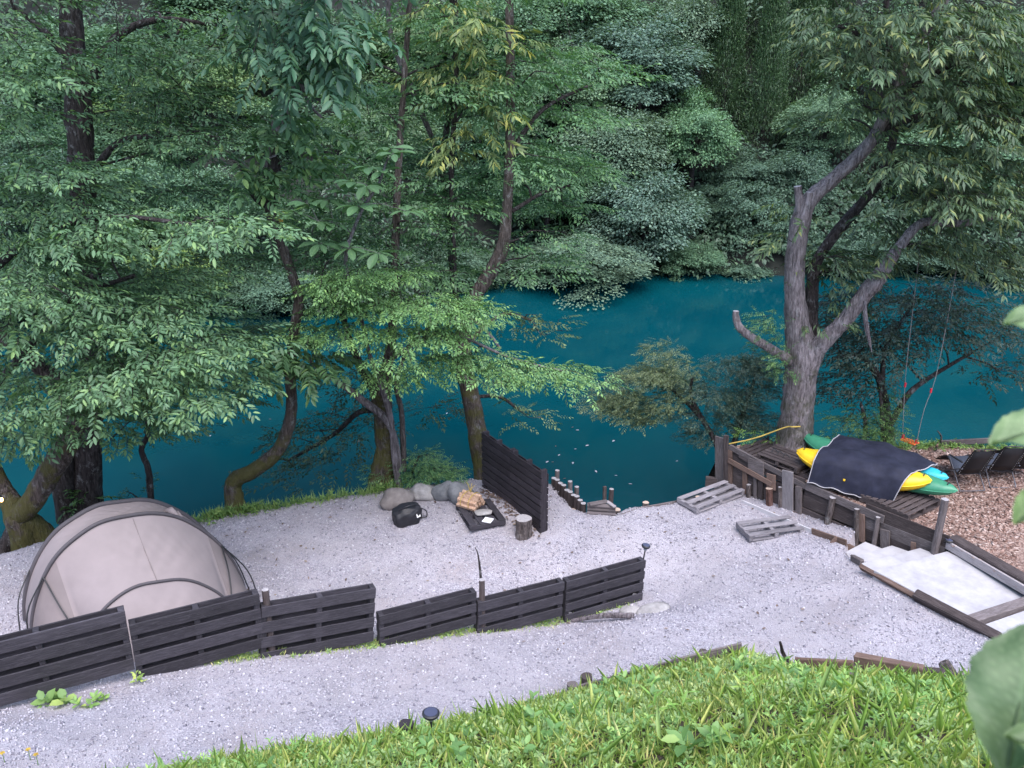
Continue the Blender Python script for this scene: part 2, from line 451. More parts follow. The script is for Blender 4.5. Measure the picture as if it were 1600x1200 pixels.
def tube(mb, pts, rad, seg=8, sub=4, rough=0.0, cap=True, mi=0, capmi=None):
    p, r = cat(pts, rad, sub)
    t = np.gradient(p, axis=0); t /= np.linalg.norm(t, axis=1)[:, None] + 1e-9
    n = np.cross(t[0], (0, 0, 1.0))
    if np.linalg.norm(n) < .1: n = np.cross(t[0], (1.0, 0, 0))
    n /= np.linalg.norm(n)
    a = np.linspace(0, 2 * np.pi, seg, endpoint=False); rings = []
    lob = 1 + rough * 1.2 * np.sin(3 * a + random.random() * 6)
    for k in range(len(p)):
        n = n - t[k] * (n @ t[k]); n /= np.linalg.norm(n) + 1e-9
        bn = np.cross(t[k], n)
        rr = r[k] * (lob + rough * (RNG.random(seg) - .5) * 2)
        rings.append(p[k] + np.outer(rr * np.cos(a), n) + np.outer(rr * np.sin(a), bn))
    v = np.vstack(rings); f = []
    for k in range(len(p) - 1):
        for j in range(seg):
            j2 = (j + 1) % seg
            f.append((k * seg + j, k * seg + j2, (k + 1) * seg + j2, (k + 1) * seg + j))
    lens = np.concatenate([[0], np.cumsum(np.linalg.norm(np.diff(p, axis=0), axis=1))])
    uv = np.stack([np.repeat(lens, seg), np.tile(a * .1, len(p))], 1)
    mb.add(v, f, uv, mi)
    if cap:
        mb.add(rings[-1], [tuple(range(seg))], None, mi if capmi is None else capmi)
        mb.add(rings[0][::-1], [tuple(range(seg))], None, mi if capmi is None else capmi)
    return p, r

def quads_obj(name, V, Q, mat, parent=None, tone=None, local=False, smooth=False):
    V = np.asarray(V, np.float32).reshape(-1, 3); Q = np.asarray(Q, np.int32)
    if not local: V = V - np.array(world_offset(parent), np.float32)
    me = bpy.data.meshes.new(name); k = Q.shape[1]
    me.vertices.add(len(V)); me.vertices.foreach_set('co', V.astype(np.float32).ravel())
    me.loops.add(Q.size); me.loops.foreach_set('vertex_index', Q.ravel())
    me.polygons.add(len(Q)); me.polygons.foreach_set('loop_start', np.arange(0, Q.size, k, dtype=np.int32))
    try: me.polygons.foreach_set('loop_total', np.full(len(Q), k, np.int32))
    except Exception: pass
    if tone is not None:
        a = me.attributes.new('tone', 'FLOAT', 'POINT'); a.data.foreach_set('value', np.asarray(tone, np.float32))
    for m in ([mat] if isinstance(mat, str) else mat): me.materials.append(MATS[m])
    if smooth: me.polygons.foreach_set('use_smooth', np.ones(len(Q), bool))
    me.update(calc_edges=True); me.validate()
    o = bpy.data.objects.new(name, me); COL.objects.link(o); o.parent = parent
    return o
def nrm(a): return a / (np.linalg.norm(a, axis=-1, keepdims=True) + 1e-9)

def leaf_arrays(pos, d, n, ln, wd, fine=False, droop=.15, fold=.12):
    """leaf blades as quads: one folded quad each, or two (fine)"""
    d = nrm(d); b = nrm(np.cross(n, d)); n = np.cross(d, b)
    ln = ln[:, None]; wd = wd[:, None]; N = len(pos)
    tip = pos + d * ln - n * ln * droop
    tone = np.clip(RNG.random(N) ** 1.2, 0, 1)
    if not fine:
        mid = pos + d * ln * .45 + n * wd * fold
        V = np.stack([pos, mid + b * wd * .5, tip, mid - b * wd * .5], 1)
        return V.reshape(-1, 3), np.arange(N * 4).reshape(N, 4), np.repeat(tone, 4)
    m1 = pos + d * ln * .28 + n * wd * fold; m2 = pos + d * ln * .66 + n * (wd * fold - ln * droop * .45)
    V = np.stack([pos, m1 + b * wd * .42, m2 + b * wd * .42, tip, m2 - b * wd * .42, m1 - b * wd * .42], 1)
    k = np.arange(N)[:, None] * 6
    Q = np.stack([k + np.array([[0, 1, 2, 3]]), k + np.array([[0, 3, 4, 5]])], 1).reshape(-1, 4)
    return V.reshape(-1, 3), Q, np.repeat(tone, 6)

def spray(kind, k):
    """one twig with its leaves in its own frame (x along the twig, z up): positions, directions, normals, lengths, widths"""
    p, d, n, l, w = [], [], [], [], []
    if kind == 'alternate':
        for i in range(k):
            t = (i + .6) / k; s = 1 if i % 2 else -1
            p.append((t, s * .02, -.10 * t * t)); a = R(62 - 28 * t)
            d.append((math.cos(a), s * math.sin(a), -.14)); n.append((.05, s * .14, 1)); l.append(.29 - .08 * abs(t - .5)); w.append(.10)
        p.append((1, 0, -.10)); d.append((1, 0, -.25)); n.append((.4, 0, 1)); l.append(.27); w.append(.095)
    elif kind == 'pinnate':
        for i in range(k):
            t = .15 + .85 * (i // 2 + .5) / (k / 2); s = 1 if i % 2 else -1
            p.append((t, 0, -.3 * t * t)); a = R(68 - 18 * t)
            d.append((math.cos(a), s * math.sin(a), -.35)); n.append((.1, s * .3, 1)); l.append(.33); w.append(.125)
        p.append((1, 0, -.3)); d.append((1, 0, -.6)); n.append((.5, 0, 1)); l.append(.35); w.append(.14)
    elif kind == 'whorl':
        for i in range(k):
            a = 2 * math.pi * i / k + .3
            p.append((.9, 0, 0)); d.append((.25 + math.cos(a), math.sin(a), -.25 - .15 * (i % 2))); n.append((.1, 0, 1)); l.append(.9); w.append(.40)
    elif kind == 'lance':
        for i in range(k):
            t = .25 + .75 * (i + .5) / k; s = 1 if i % 2 else -1
            p.append((t, 0, -.18 * t * t)); a = R(58 - 30 * t)
            d.append((math.cos(a), s * math.sin(a), -.42)); n.append((.2, s * .3, 1)); l.append(.42); w.append(.095)
        for s in (-.3, .3):
            p.append((1, 0, -.18)); d.append((1, s, -.4)); n.append((.4, 0, 1)); l.append(.42); w.append(.095)
    elif kind == 'tuft':
        for i in range(k):
            a = 2.4 * i
            p.append((.75 * i / k, 0, 0)); d.append((.8, .6 * math.cos(a), .6 * math.sin(a))); n.append((-.3, .5 * math.sin(a), 1)); l.append(.55); w.append(.10)
    return [np.array(x, float) for x in (p, d, n, l, w)]

def foliage(pads, per_m2, twig, tmpl, jit=.45, droop=-.10, lenf=1.0, fine=False, twigs=None, shell=False, up=.0):
    """pads: (centre, radius, thickness, outward xy). returns leaf arrays for sprays laid over the pads."""
    tp, td, tn, tl, tw = tmpl
    B, D, Nn, S = [], [], [], []
    for (c, r, th, out) in pads:
        m = max(3, int(per_m2 * math.pi * r * r))
        a = RNG.random(m) * 2 * np.pi; q = np.sqrt(RNG.random(m)) * r
        off = np.stack([q * np.cos(a), q * np.sin(a), (RNG.random(m) - .5) * 2 * th * np.sqrt(np.clip(1 - (q / r) ** 2, .05, 1))], 1)
        off[:, 2] -= .16 * r * (q / r) ** 2
        o = np.array([out[0], out[1], 0.0]); 
        dd = off * np.array([1, 1, .4]) / r + o * .8 + RNG.normal(0, jit, (m, 3)) * np.array([1, 1, .5])
        dd[:, 2] += droop
        B.append(np.array(c) + off); D.append(dd)
        nn = np.tile([0, 0, 1.0], (m, 1)) + RNG.normal(0, .28, (m, 3)); nn += off / r * .3
        Nn.append(nn); S.append(twig * (.65 + .6 * RNG.random(m)))
    B, D, Nn, S = np.vstack(B), nrm(np.vstack(D)), np.vstack(Nn), np.concatenate(S)
    Y = nrm(np.cross(Nn, D)); Z = np.cross(D, Y)
    M = np.stack([D, Y, Z], 1)                              # rows: axes
    pos = (np.einsum('kj,mji->mki', tp, M) * S[:, None, None] + B[:, None, :]).reshape(-1, 3)
    d = np.einsum('kj,mji->mki', td, M).reshape(-1, 3); n = np.einsum('kj,mji->mki', tn, M).reshape(-1, 3)
    K = len(tl); ln = (S[:, None] * tl[None]).ravel() * lenf; wd = (S[:, None] * tw[None]).ravel() * lenf
    d = d + RNG.normal(0, .16, d.shape); n = n + RNG.normal(0, .22, n.shape)
    s = .75 + .5 * RNG.random(len(ln)); ln = ln * s; wd = wd * s
    if twigs is not None: twigs.append((B, B + D * S[:, None] * .95 - np.array([0, 0, 1]) * S[:, None] * .2))
    return leaf_arrays(pos, d, n, ln, wd, fine)
def merge(parts):
    V, Q, T, k = [], [], [], 0
    for v, q, t in parts:
        V.append(v); Q.append(q + k); T.append(t); k += len(v)
    return np.vstack(V), np.vstack(Q), np.concatenate(T)
def twig_quads(tw, w=.006):
    A = np.vstack([a for a, b in tw]); B = np.vstack([b for a, b in tw])
    s = nrm(np.cross(B - A, [0, .8, .6])) * w
    V = np.stack([A - s, A + s, B + s * .4, B - s * .4], 1).reshape(-1, 3)
    return V, np.arange(len(V)).reshape(-1, 4), np.full(len(V), .3)

# ------------------------------------------------------------------ the lie of the land
WATER_Z, CHIP_Z = -1.8, .72
_ctl = [(20, 900, .55), (60, 975, .7), (250, 1010, .95), (374, 917, .2), (450, 890, .08), (450, 830, 0), (345, 806, 0), (600, 771, 0),
        (857, 838, 0), (700, 870, 0), (900, 850, 0), (1000, 805, -.05), (1100, 790, -.12), (1200, 860, .02), (1010, 960, -.03), (1100, 950, .06),
        (1300, 950, .3), (1300, 900, .24), (1325, 872, .26), (1342, 884, .36), (1366, 897, .44), (1430, 936, .47), (1512, 980, .55), (1400, 960, .5), (1500, 990, .68), (1560, 1000, .8), (1590, 1010, .85),
        (200, 1190, 1.6), (640, 1130, .95), (920, 1072, .4), (1150, 1016, .22), (1250, 1040, .4), (1500, 1056, .75), (0, 1150, 1.75), (420, 1120, 1.2)]
FA = R(27); FN = (-math.sin(FA), math.cos(FA)); FC = 12.0
_fb = []
for (px, py, dz) in ((60, 1092, .06), (204, 1052, .06), (412, 1020, .07), (590, 1002, .12), (744, 982, .16), (881, 965, .19), (1002, 938, .32)):
    q = PL(px, py, FN, FC); _fb.append([q.x, q.y, q.z - dz])
_C = np.array([list(P(*c)) for c in _ctl] + _fb)
def _phi(r): return r * r * np.log(r + 1e-6)
_n = len(_C)
_K = _phi(np.linalg.norm(_C[:, None, :2] - _C[None, :, :2], axis=2)) + np.eye(_n) * .6
_Pm = np.c_[np.ones(_n), _C[:, :2]]
_w = np.linalg.solve(np.block([[_K, _Pm], [_Pm.T, np.zeros((3, 3))]]), np.r_[_C[:, 2], np.zeros(3)])
def tps(x, y):
    r = np.sqrt((x[..., None] - _C[:, 0]) ** 2 + (y[..., None] - _C[:, 1]) ** 2)
    return _phi(r) @ _w[:_n] + _w[_n] + _w[_n + 1] * x + _w[_n + 2] * y

GRASS_LINE = np.array([list(P(*q))[:2] for q in ((-300, 1330, 2.1), (300, 1205, 1.5), (640, 1145, .97), (760, 1118, .75), (890, 1086, .45), (1050, 1041, .3), (1150, 1022, .25), (1245, 1045, .42), (1335, 1048, .5), (1440, 1062, .65), (1520, 1066, .75), (1640, 1066, .9), (1900, 1090, 1.2))])
EDGE = np.array([list(P(*q))[:2] for q in ((-900, 1000, .6), (-300, 950, .5), (0, 872, .4), (150, 842, 0), (310, 815, 0), (345, 806, 0), (400, 795, 0), (480, 783, 0), (580, 769, 0), (660, 758, 0), (760, 752, 0), (862, 766, 0), (896, 804, 0), (962, 808, -.03),
        (978, 797, -.03), (1050, 786, -.05), (1110, 768, -.1), (1130, 700, CHIP_Z), (1240, 690, CHIP_Z), (1330, 690, CHIP_Z), (1430, 699, CHIP_Z), (1500, 697, CHIP_Z), (1600, 700, CHIP_Z), (1800, 712, CHIP_Z), (2400, 760, CHIP_Z))])
# retaining wall line (plan): from WA to WB, then the beam by the landing
WA, WB = P(1120, 760, -.2), P(1468, 862, .45)
WC = P(1605, 925, .75); WD = WC + (WC - WB) * 2.5
CHIP_FRONT = np.array([list(WA)[:2], list(WB)[:2], list(WC)[:2], list(WD)[:2]])
STAIR = [P(1318, 866, .1), P(1340, 834, .05), P(1484, 850, .45), P(1700, 985, .8), P(1640, 1030, .8), P(1514, 969, .55)]
STAIR_XY = np.array([list(p)[:2] for p in STAIR])

def in_poly(x, y, poly):
    r = np.zeros(x.shape, bool); j = len(poly) - 1
    for i in range(len(poly)):
        xi, yi = poly[i]; xj, yj = poly[j]
        r ^= ((yi > y) != (yj > y)) & (x < (xj - xi) * (y - yi) / (yj - yi + 1e-12) + xi); j = i
    return r
def chip_depth(x, y):
    """> 0 behind (lakeward of) the retaining wall line"""
    yf = np.interp(x, CHIP_FRONT[:, 0], CHIP_FRONT[:, 1])
    return np.where(x > CHIP_FRONT[0, 0], y - yf, -1.0)
_gn = [(RNG.normal(0, 1, 2) * s, RNG.random() * 6, a) for s, a in ((.5, .02), (.9, .018), (1.7, .014), (3.1, .010), (4.3, .008), (6, .006)) for _ in range(2)]
def gz(x, y):
    x = np.asarray(x, float); y = np.asarray(y, float)
    xc, yc = np.clip(x, -14, 14), np.clip(y, 7.5, 21)
    z = np.clip(tps(xc, yc), -.4, 2.6)
    for k, ph, a in _gn: z = z + a * np.sin(k[0] * x + k[1] * y + ph)
    # grassy slope up to the camera
    yg = np.interp(x, GRASS_LINE[:, 0], GRASS_LINE[:, 1]); d = np.clip((yg - y) * .93, 0, None)
    zg = np.where(d > 0, .46 * np.minimum(d, 6) + np.minimum(1.1 * np.clip(d - 6, 0, 40), 4.6), 0)
    z = z + zg
    # bank down to the lake
    ye = np.interp(x, EDGE[:, 0], EDGE[:, 1]); e = y - ye
    z = np.where(e > 0, z - np.minimum(e * 1.15 + .5 * np.minimum(e, .25), 4.0), z)
    # under the chip terrace and the stairs
    cd = chip_depth(x, y)
    z = np.where((cd > .12) & (e < .6), np.minimum(z, -.35), z)
    z = np.where(in_poly(x, y, STAIR_XY), z - .35, z)
    return z
def gz1(x, y): return float(gz(np.array([x]), np.array([y]))[0])
def G(px, py):
    """where the line of sight meets the ground"""
    r = ray(px, py); t = np.linspace(4, 32, 2200)
    x, y, z = r.x * t, r.y * t, CAM_Z + r.z * t
    k = int(np.argmax(z < gz(x, y)))
    return Vector((x[k], y[k], float(gz(x[k:k + 1], y[k:k + 1])[0])))

def sheet(name, xs, ys, fn, mat, zone=None, mask=None):
    X, Y = np.meshgrid(xs, ys); Z = fn(X, Y)
    nx, ny = len(xs), len(ys)
    V = np.stack([X, Y, Z], 2).reshape(-1, 3)
    i = np.arange((ny - 1) * nx).reshape(ny - 1, nx)[:, :-1].ravel()
    Q = np.stack([i, i + 1, i + nx + 1, i + nx], 1)
    if mask is not None:
        k = mask(V[Q].mean(1)); Q = Q[k]
    o = quads_obj(name, V, Q, mat, smooth=True)
    if zone is not None:
        a = o.data.attributes.new('zone', 'FLOAT_COLOR', 'POINT')
        c = np.zeros((len(V), 4), np.float32); c[:, 0] = zone(X, Y).ravel(); c[:, 3] = 1
        if len(o.data.vertices) == len(V): a.data.foreach_set('color', c.ravel())
    return o
def soil_zone(X, Y):
    yg = np.interp(X, GRASS_LINE[:, 0], GRASS_LINE[:, 1]); ye = np.interp(X, EDGE[:, 0], EDGE[:, 1])
    return np.clip(np.maximum((yg - Y) * 2.2 + .45, (Y - ye) * 2.2 + .35), 0, 1)
xs = np.concatenate([np.linspace(-90, -15, 30), np.linspace(-14.5, 14.5, 270), np.linspace(15, 90, 30)])
ys = np.concatenate([np.linspace(-60, 3, 30), np.linspace(3.3, 22.5, 185), np.linspace(23, 30, 8)])
setp(sheet('ground', xs, ys, gz, 'gravel_ground', soil_zone), kind='structure')

# wood-chip terrace, its own sheet with a skirt
def chip_z(X, Y): return CHIP_Z + .03 * np.sin(1.3 * X + .7 * Y) + .02 * np.sin(2.9 * X - 2.1 * Y) - np.clip((Y - np.interp(X, EDGE[:, 0], EDGE[:, 1])), 0, 3) * 1.2
def chip_mask(c): return (chip_depth(c[:, 0], c[:, 1]) > .06) & (c[:, 1] < np.interp(c[:, 0], EDGE[:, 0], EDGE[:, 1]) + 1.2)
setp(sheet('wood_chip_ground', np.concatenate([np.linspace(4.9, 14, 110), np.linspace(14.5, 40, 20)]), np.linspace(0, 23, 260), chip_z, 'chip_ground', None, chip_mask), kind='structure')

# lake
def flat(z): return lambda X, Y: np.full(X.shape, z)
setp(sheet('lake_water', np.linspace(-120, 120, 25), np.linspace(13, 70, 8), flat(WATER_Z), 'lake_water'), kind='structure')
# far shore and wooded hillside
def shore(x): return 46.5 - 8.5 / (1 + np.exp((x + 4) / 3.0)) + .8 * np.sin(x * .35)
def hill(X, Y):
    d = Y - shore(X)
    return np.where(d < 0, WATER_Z - 1 + d * .1, WATER_Z - .4 + np.minimum(d, 1.2) * .9 + np.clip(d - 1.2, 0, 200) * .72) + .5 * np.sin(X * .21 + Y * .1)
setp(sheet('far_hillside', np.linspace(-140, 140, 70), np.linspace(36, 130, 70), hill, 'forest_floor'), kind='structure')
def hill1(x, y): return float(hill(np.array([x]), np.array([y]))[0])

# ------------------------------------------------------------------ loose gravel (nobody could count it)
def pebbles(name, n, xr, yr, keep, zf, mat, rmin, rmax, flatn=.65, label=None, cat=None, elong=1.0):
    x = RNG.uniform(*xr, n); y = RNG.uniform(*yr, n); k = keep(x, y); x, y = x[k], y[k]; n = len(x)
    z = zf(x, y); r = rmin + (rmax - rmin) * RNG.random(n) ** 2.2
    a = RNG.random(n) * 6.28; ca, sa = np.cos(a), np.sin(a)
    base = np.array([(1, 0, 0), (-1, 0, 0), (0, 1, 0), (0, -1, 0), (0, 0, 1), (0, 0, -.6)], float)
    B = base[None] * (1 + .35 * RNG.normal(0, 1, (n, 6, 1)).clip(-1.2, 1.2)) + RNG.normal(0, .22, (n, 6, 3))
    B *= r[:, None, None] * np.array([elong, 1 / elong ** .5, flatn])
    t = RNG.normal(0, .3, n)
    B[..., 2] += B[..., 0] * t[:, None]
    X = B[..., 0] * ca[:, None] - B[..., 1] * sa[:, None] + x[:, None]; Yv = B[..., 0] * sa[:, None] + B[..., 1] * ca[:, None] + y[:, None]
    V = np.stack([X, Yv, B[..., 2] + z[:, None] + r[:, None] * flatn * .25], 2).reshape(-1, 3)
    T = np.array([(0, 2, 4), (2, 1, 4), (1, 3, 4), (3, 0, 4), (2, 0, 5), (1, 2, 5), (3, 1, 5), (0, 3, 5)])
    Q = (np.arange(n)[:, None, None] * 6 + T[None]).reshape(-1, 3)
    o = quads_obj(name, V, Q, mat, tone=np.repeat(RNG.random(n), 6))
    return setp(o, label, cat, None, 'stuff')
def on_gravel(x, y):
    yg = np.interp(x, GRASS_LINE[:, 0], GRASS_LINE[:, 1]); ye = np.interp(x, EDGE[:, 0], EDGE[:, 1])
    patch = .5 + .5 * np.sin(x * .9 + 1.3 * np.sin(y * .7)) * np.sin(y * 1.1 + .8 * np.sin(x * .6))
    return (y > yg - .1) & (y < ye - .02) & (chip_depth(x, y) < -.02) & ~in_poly(x, y, STAIR_XY) & (RNG.random(x.shape) < .45 + .55 * patch) & (np.abs(x) < .62 * y + 1)
pebbles('gravel', 190000, (-11, 11), (8, 20), on_gravel, gz, 'pebble', .006, .028, .7, 'loose grey and white gravel covering the path and the terrace', 'gravel')
def on_chips(x, y):
    return (chip_depth(x, y) > .12) & (y < np.interp(x, EDGE[:, 0], EDGE[:, 1])) & (x < .62 * y + .5)
pebbles('wood_chips', 42000, (5, 13), (11, 21), on_chips, chip_z, 'chip', .014, .05, .25, 'reddish brown wood chips spread over the raised terrace', 'wood chips', 1.6)

# ------------------------------------------------------------------ slatted pallet fence beside the path
FT = Vector((math.cos(FA), math.sin(FA), 0)); FNV = Vector((FN[0], FN[1], 0)); UP = Vector((0, 0, 1))
fence_defs = [
 ((-95, 1026), (195, 954), (-85, 1128), (204, 1046), 4, 'dark pallet fence panel at the left picture edge, below the tent'),
 ((201, 977), (405, 927), (212, 1060), (412, 1017), 4, 'dark pallet fence panel before the right half of the tent'),
 ((408, 949), (588, 918), (415, 1036), (590, 999), 4, 'dark pallet fence panel right of the tent, with a round post beside it'),
 ((592, 963), (745, 924), (594, 1015), (744, 974), 3, 'lower dark pallet fence panel of three slats, fourth from the left'),
 ((747, 942), (882, 908.5), (744, 999), (881, 960), 3, 'dark pallet fence panel of three slats, right of the split upright stake'),
 ((885, 909), (1009, 875), (880, 977), (1002, 935), 4, 'dark pallet fence panel at the open end, carrying the tall solar light')]
FENCE_END = None
for (tl, tr, bl, br, ns, lab) in fence_defs:
    A, B = PL(*tl, FN, FC), PL(*tr, FN, FC); C, D = PL(*bl, FN, FC), PL(*br, FN, FC)
    hgt = ((A - C).z + (B - D).z) / 2; root = thing('pallet_fence_panel', (C + D) / 2, lab, 'fence panel', 'pallet fence panels along the path')
    ax = unit(B - A); up = unit(UP - ax * UP.dot(ax)); nz = FNV; L = (B - A).length; dep = .15
    sw = hgt / (ns + (ns - 1) * .42)
    for k in range(ns):
        c = (A + B) / 2 - up * (sw / 2 + k * sw * 1.42) - nz * .0
        mb = MB(); tilt = up + ax * random.uniform(-.004, .004)
        box_at(mb, c, ax, unit(tilt), nz, L - random.uniform(.0, .02), sw * random.uniform(.96, 1.03), .026, .005, 0, .004)
        mb.build('slat', 'stained_wood', root)
    for k, s in enumerate((-.5, 0, .5)):
        mb = MB(); box_at(mb, (A + B) / 2 - up * hgt / 2 + ax * (s * (L - .1)) + nz * (dep / 2), ax, up, nz, .085, hgt, dep - .028, .006, 0, .004)
        mb.build('stringer', 'stained_wood', root)
    for k in range(ns):
        c = (A + B) / 2 - up * (sw * .5 if k == 0 else sw * (1.21 + 1.42 * (k - 1)) + .10) + nz * dep
        mb = MB(); box_at(mb, c, ax, up, nz, L - .01, sw * .95, .024, .005, 0, .004); mb.build('back_slat', 'stained_wood', root)
    FENCE_END = (A, B, up, nz, root)
# supporting posts, standing in the ground behind the panels
def post_obj(name, p0, p1, r, mats, label, category, group=None, seg=9, parent=None, rough=.05, r2=None):
    mb = MB(); tube(mb, [p0, (Vector(p0) + Vector(p1)) / 2, p1], [r, r, r2 or r * .96], seg, 3, rough, True, 0, 1)
    if parent is not None: return mb.build(name, mats, parent)
    o = mb.build(name, mats, None); b = Vector(p0)
    me = o.data; me.transform(Matrix.Translation(-b)); o.location = b
    return setp(o, label, category, group)
for (px, py, top, lab) in ((416, 935, .16, 'round weathered fence post rising above the panel right of the tent'), (753, 915, .12, 'split grey stake standing upright in the gap between two fence panels'),
                       (990, 962, -.35, 'short square-cut leg post under the open end of the fence'), (889, 985, -.3, 'stub post under the joint of the two rightmost fence panels'),
                       (552, 1012, -.4, 'stub post under the right end of the fence panel right of the tent')):
    q = PL(px, py, FN, FC + .075); g = gz1(q.x, q.y)
    t = q.z + top if top > 0 else q.z + .12
    post_obj('fence_post', (q.x, q.y, g - .15), (q.x, q.y, max(t, g + .12)), .055 if top > 0 else .05, ['old_plank', 'grey_cut_wood'], lab, 'post', 'posts holding the pallet fence')
# dead branch leaning on the gap
g = PL(752, 915, FN, FC + .25)
tb = MB(); tube(tb, [PL(753, 990, FN, FC + .2), g, PL(747, 868, FN, FC + .3), PL(742, 855, FN, FC + .34)], [.03, .028, .014, .006], 6, 3, .1)
setp(tb.build('stick', 'dark_bark'), 'thin bent stick poking up at the gap in the fence', 'stick')
# log and flat rock at the fence's open end
tb = MB(); q0, q1 = G(893, 972), G(990, 966)
tube(tb, [q0 + UP * .03, (q0 + q1) / 2 + UP * .1, q1 + UP * .06], [.03, .05, .055], 8, 4, .08)
setp(tb.build('branch_log', 'pale_bark'), 'pale barkless branch lying under the open end of the fence', 'log')

def rock(name, c, size, mat, label, category='stone', group=None, seed=1, rz=0.0, cuts=3, flat=.0):
    import bmesh
    bm = bmesh.new(); bmesh.ops.create_icosphere(bm, subdivisions=cuts, radius=1)
    rr = random.Random(seed); ks = [(Vector([rr.gauss(0, 1) for _ in range(3)]) * s, rr.random() * 6, a) for s, a in ((1.1, .10), (1.8, .08), (3.2, .04), (5.5, .022)) for _ in range(3)]
    pl = [(unit([rr.gauss(0, 1) for _ in range(3)]), rr.uniform(.72, .92)) for _ in range(5)]
    for v in bm.verts:
        d = v.co.normalized(); f = 1 + sum(a * math.sin(k.dot(d) + p) for k, p, a in ks); w = d * f
        for n, h in pl:
            e = w.dot(n) - h
            if e > 0 and flat: w -= n * e * flat
        v.co = Vector((w.x * size[0], w.y * size[1], w.z * size[2]))
    me = bpy.data.meshes.new(name); bm.to_mesh(me); bm.free(); me.materials.append(MATS[mat])
    me.polygons.foreach_set('use_smooth', [True] * len(me.polygons))
    o = bpy.data.objects.new(name, me); COL.objects.link(o); o.location = c; o.rotation_euler = (0, 0, rz)
    return setp(o, label, category, group)
q = G(1022, 958); rock('flat_rock', q + UP * .0, (.42, .26, .07), 'pale_stone', 'low flat grey rock bedded in gravel at the fence end', seed=4, rz=.5, flat=.6)
q = G(985, 957); rock('flat_rock', q + UP * .02, (.2, .16, .12), 'pale_stone', 'small pale rock wedged beside the last fence leg', seed=14, rz=.2, flat=.6)

# ------------------------------------------------------------------ solar lights
def solar_light(base, h, lean, label, rad=.085):
    root = thing('solar_light', base, label, 'solar light', 'black solar path lights')
    d = Vector((lean, 0, 1)); d.normalize(); b = Vector(base)
    mb = MB(); tube(mb, [b - d * .12, b + d * (h - .07)], [.014, .014], 8, 2); mb.build('stake', 'black_plastic', root)
    mb = MB(); tube(mb, [b + d * (h - .1), b + d * (h - .03)], [.035, .045], 12, 2); mb.build('lens', 'lens_plastic', root, True)
    mb = MB(); tube(mb, [b + d * (h - .035), b + d * (h - .02), b + d * (h + .0), b + d * (h + .012)], [rad * .9, rad, rad, rad * .86], 18, 1); cp = mb.build('cap', 'black_plastic', root)
    mb = MB(); tube(mb, [b + d * (h + .0125), b + d * (h + .016)], [rad * .78, rad * .76], 18, 1); mb.build('solar_panel', 'lamp_top', cp)
    return root
A, B, up, nz, _ = FENCE_END
q = PL(1001, 878, FN, FC + .07); solar_light(q - UP * .35, .72, .12, 'tall solar light standing on the open end of the pallet fence')
q = G(674, 1168); solar_light(q, .5, .02, 'black solar light in the grass beside the path edge', .1)
q = G(1473, 872); solar_light(Vector((8.42, 15.02, .45)), .32, .0, 'small solar light beside the leaning post at the landing', .09)

# ------------------------------------------------------------------ black pallet screen by the water
W0, W1 = P(754, 767, 0), P(845, 837, 0)          # left-back and right-front foot of the face we see
WX = unit(W1 - W0); WN = unit(Vector((-WX.y, WX.x, 0)))
if WN.x < 0: WN = -WN                             # away from the camera's side
WL = (W1 - W0).length; WH = 1.48
root = thing('pallet_screen', (W0 + W1) / 2, 'tall black slatted pallet screen standing at the water edge', 'screen')
nsl = 9; pw = WH / nsl
for half in (0, 1):
    p0 = W0 + WX * (WL / 2 * half); p1 = p0 + WX * (WL / 2 - .006)
    for k in range(nsl):
        z = pw * (k + .5) + .02
        mb = MB(); board(mb, p0 + UP * z, p1 + UP * z, pw * .80, .026, UP, .005, 0, .004); mb.build('slat', 'black_wood', root)
    for k in range(nsl):
        z = pw * (k + .5) + .02
        z -= .09 if k else .02
        mb = MB(); board(mb, p0 + UP * z + WN * .17, p1 + UP * z + WN * .17, pw * .86, .024, UP, .005, 0, .004); mb.build('back_slat', 'black_wood', root)
    for s in (.04, .5, .96):
        c = p0.lerp(p1, s) + WN * .085 + UP * (WH / 2 + .015)
        mb = MB(); box_at(mb, c, WX, WN, UP, .075, .142, WH + .02, .006, 0, .003); mb.build('stringer', 'black_wood', root)

# ------------------------------------------------------------------ flat pallets
def pallet_mesh_parts(L, Wd, H, nt, mats, gap=None, nb=3):
    """pieces of a pallet in its own frame: x along the boards, y across; returns list of (name, MB)"""
    out = []
    st = H - .05
    for s in (-1, 0, 1):
        mb = MB(); box_at(mb, (s * (L / 2 - .045), 0, .022 + st / 2), (1, 0, 0), (0, 1, 0), (0, 0, 1), .085, Wd, st - .002, .006, 0, .003); out.append(('stringer', mb))
    bw = gap or (Wd / (nt + (nt - 1) * .35)); step = (Wd - bw) / max(1, nt - 1)
    for k in range(nt):
        mb = MB(); box_at(mb, (random.uniform(-.006, .006), -Wd / 2 + bw / 2 + k * step, H - .014), (1, 0, 0), (0, 1, 0), (0, 0, 1), L, bw * random.uniform(.94, 1.0), .024, .005, 0, .004); out.append(('deck_board', mb))
    for k in range(nb):
        mb = MB(); box_at(mb, (0, -Wd / 2 + .06 + k * (Wd - .12) / (nb - 1), .011), (1, 0, 0), (0, 1, 0), (0, 0, 1), L - .01, .1, .022, .004, 0, .003); out.append(('bottom_board', mb))
    return out
def place_frame(o0, ex, ey, ez):
    m = Matrix((list(ex) + [0], list(ey) + [0], list(ez) + [0], [0, 0, 0, 1])).transposed(); m.translation = o0
    return m
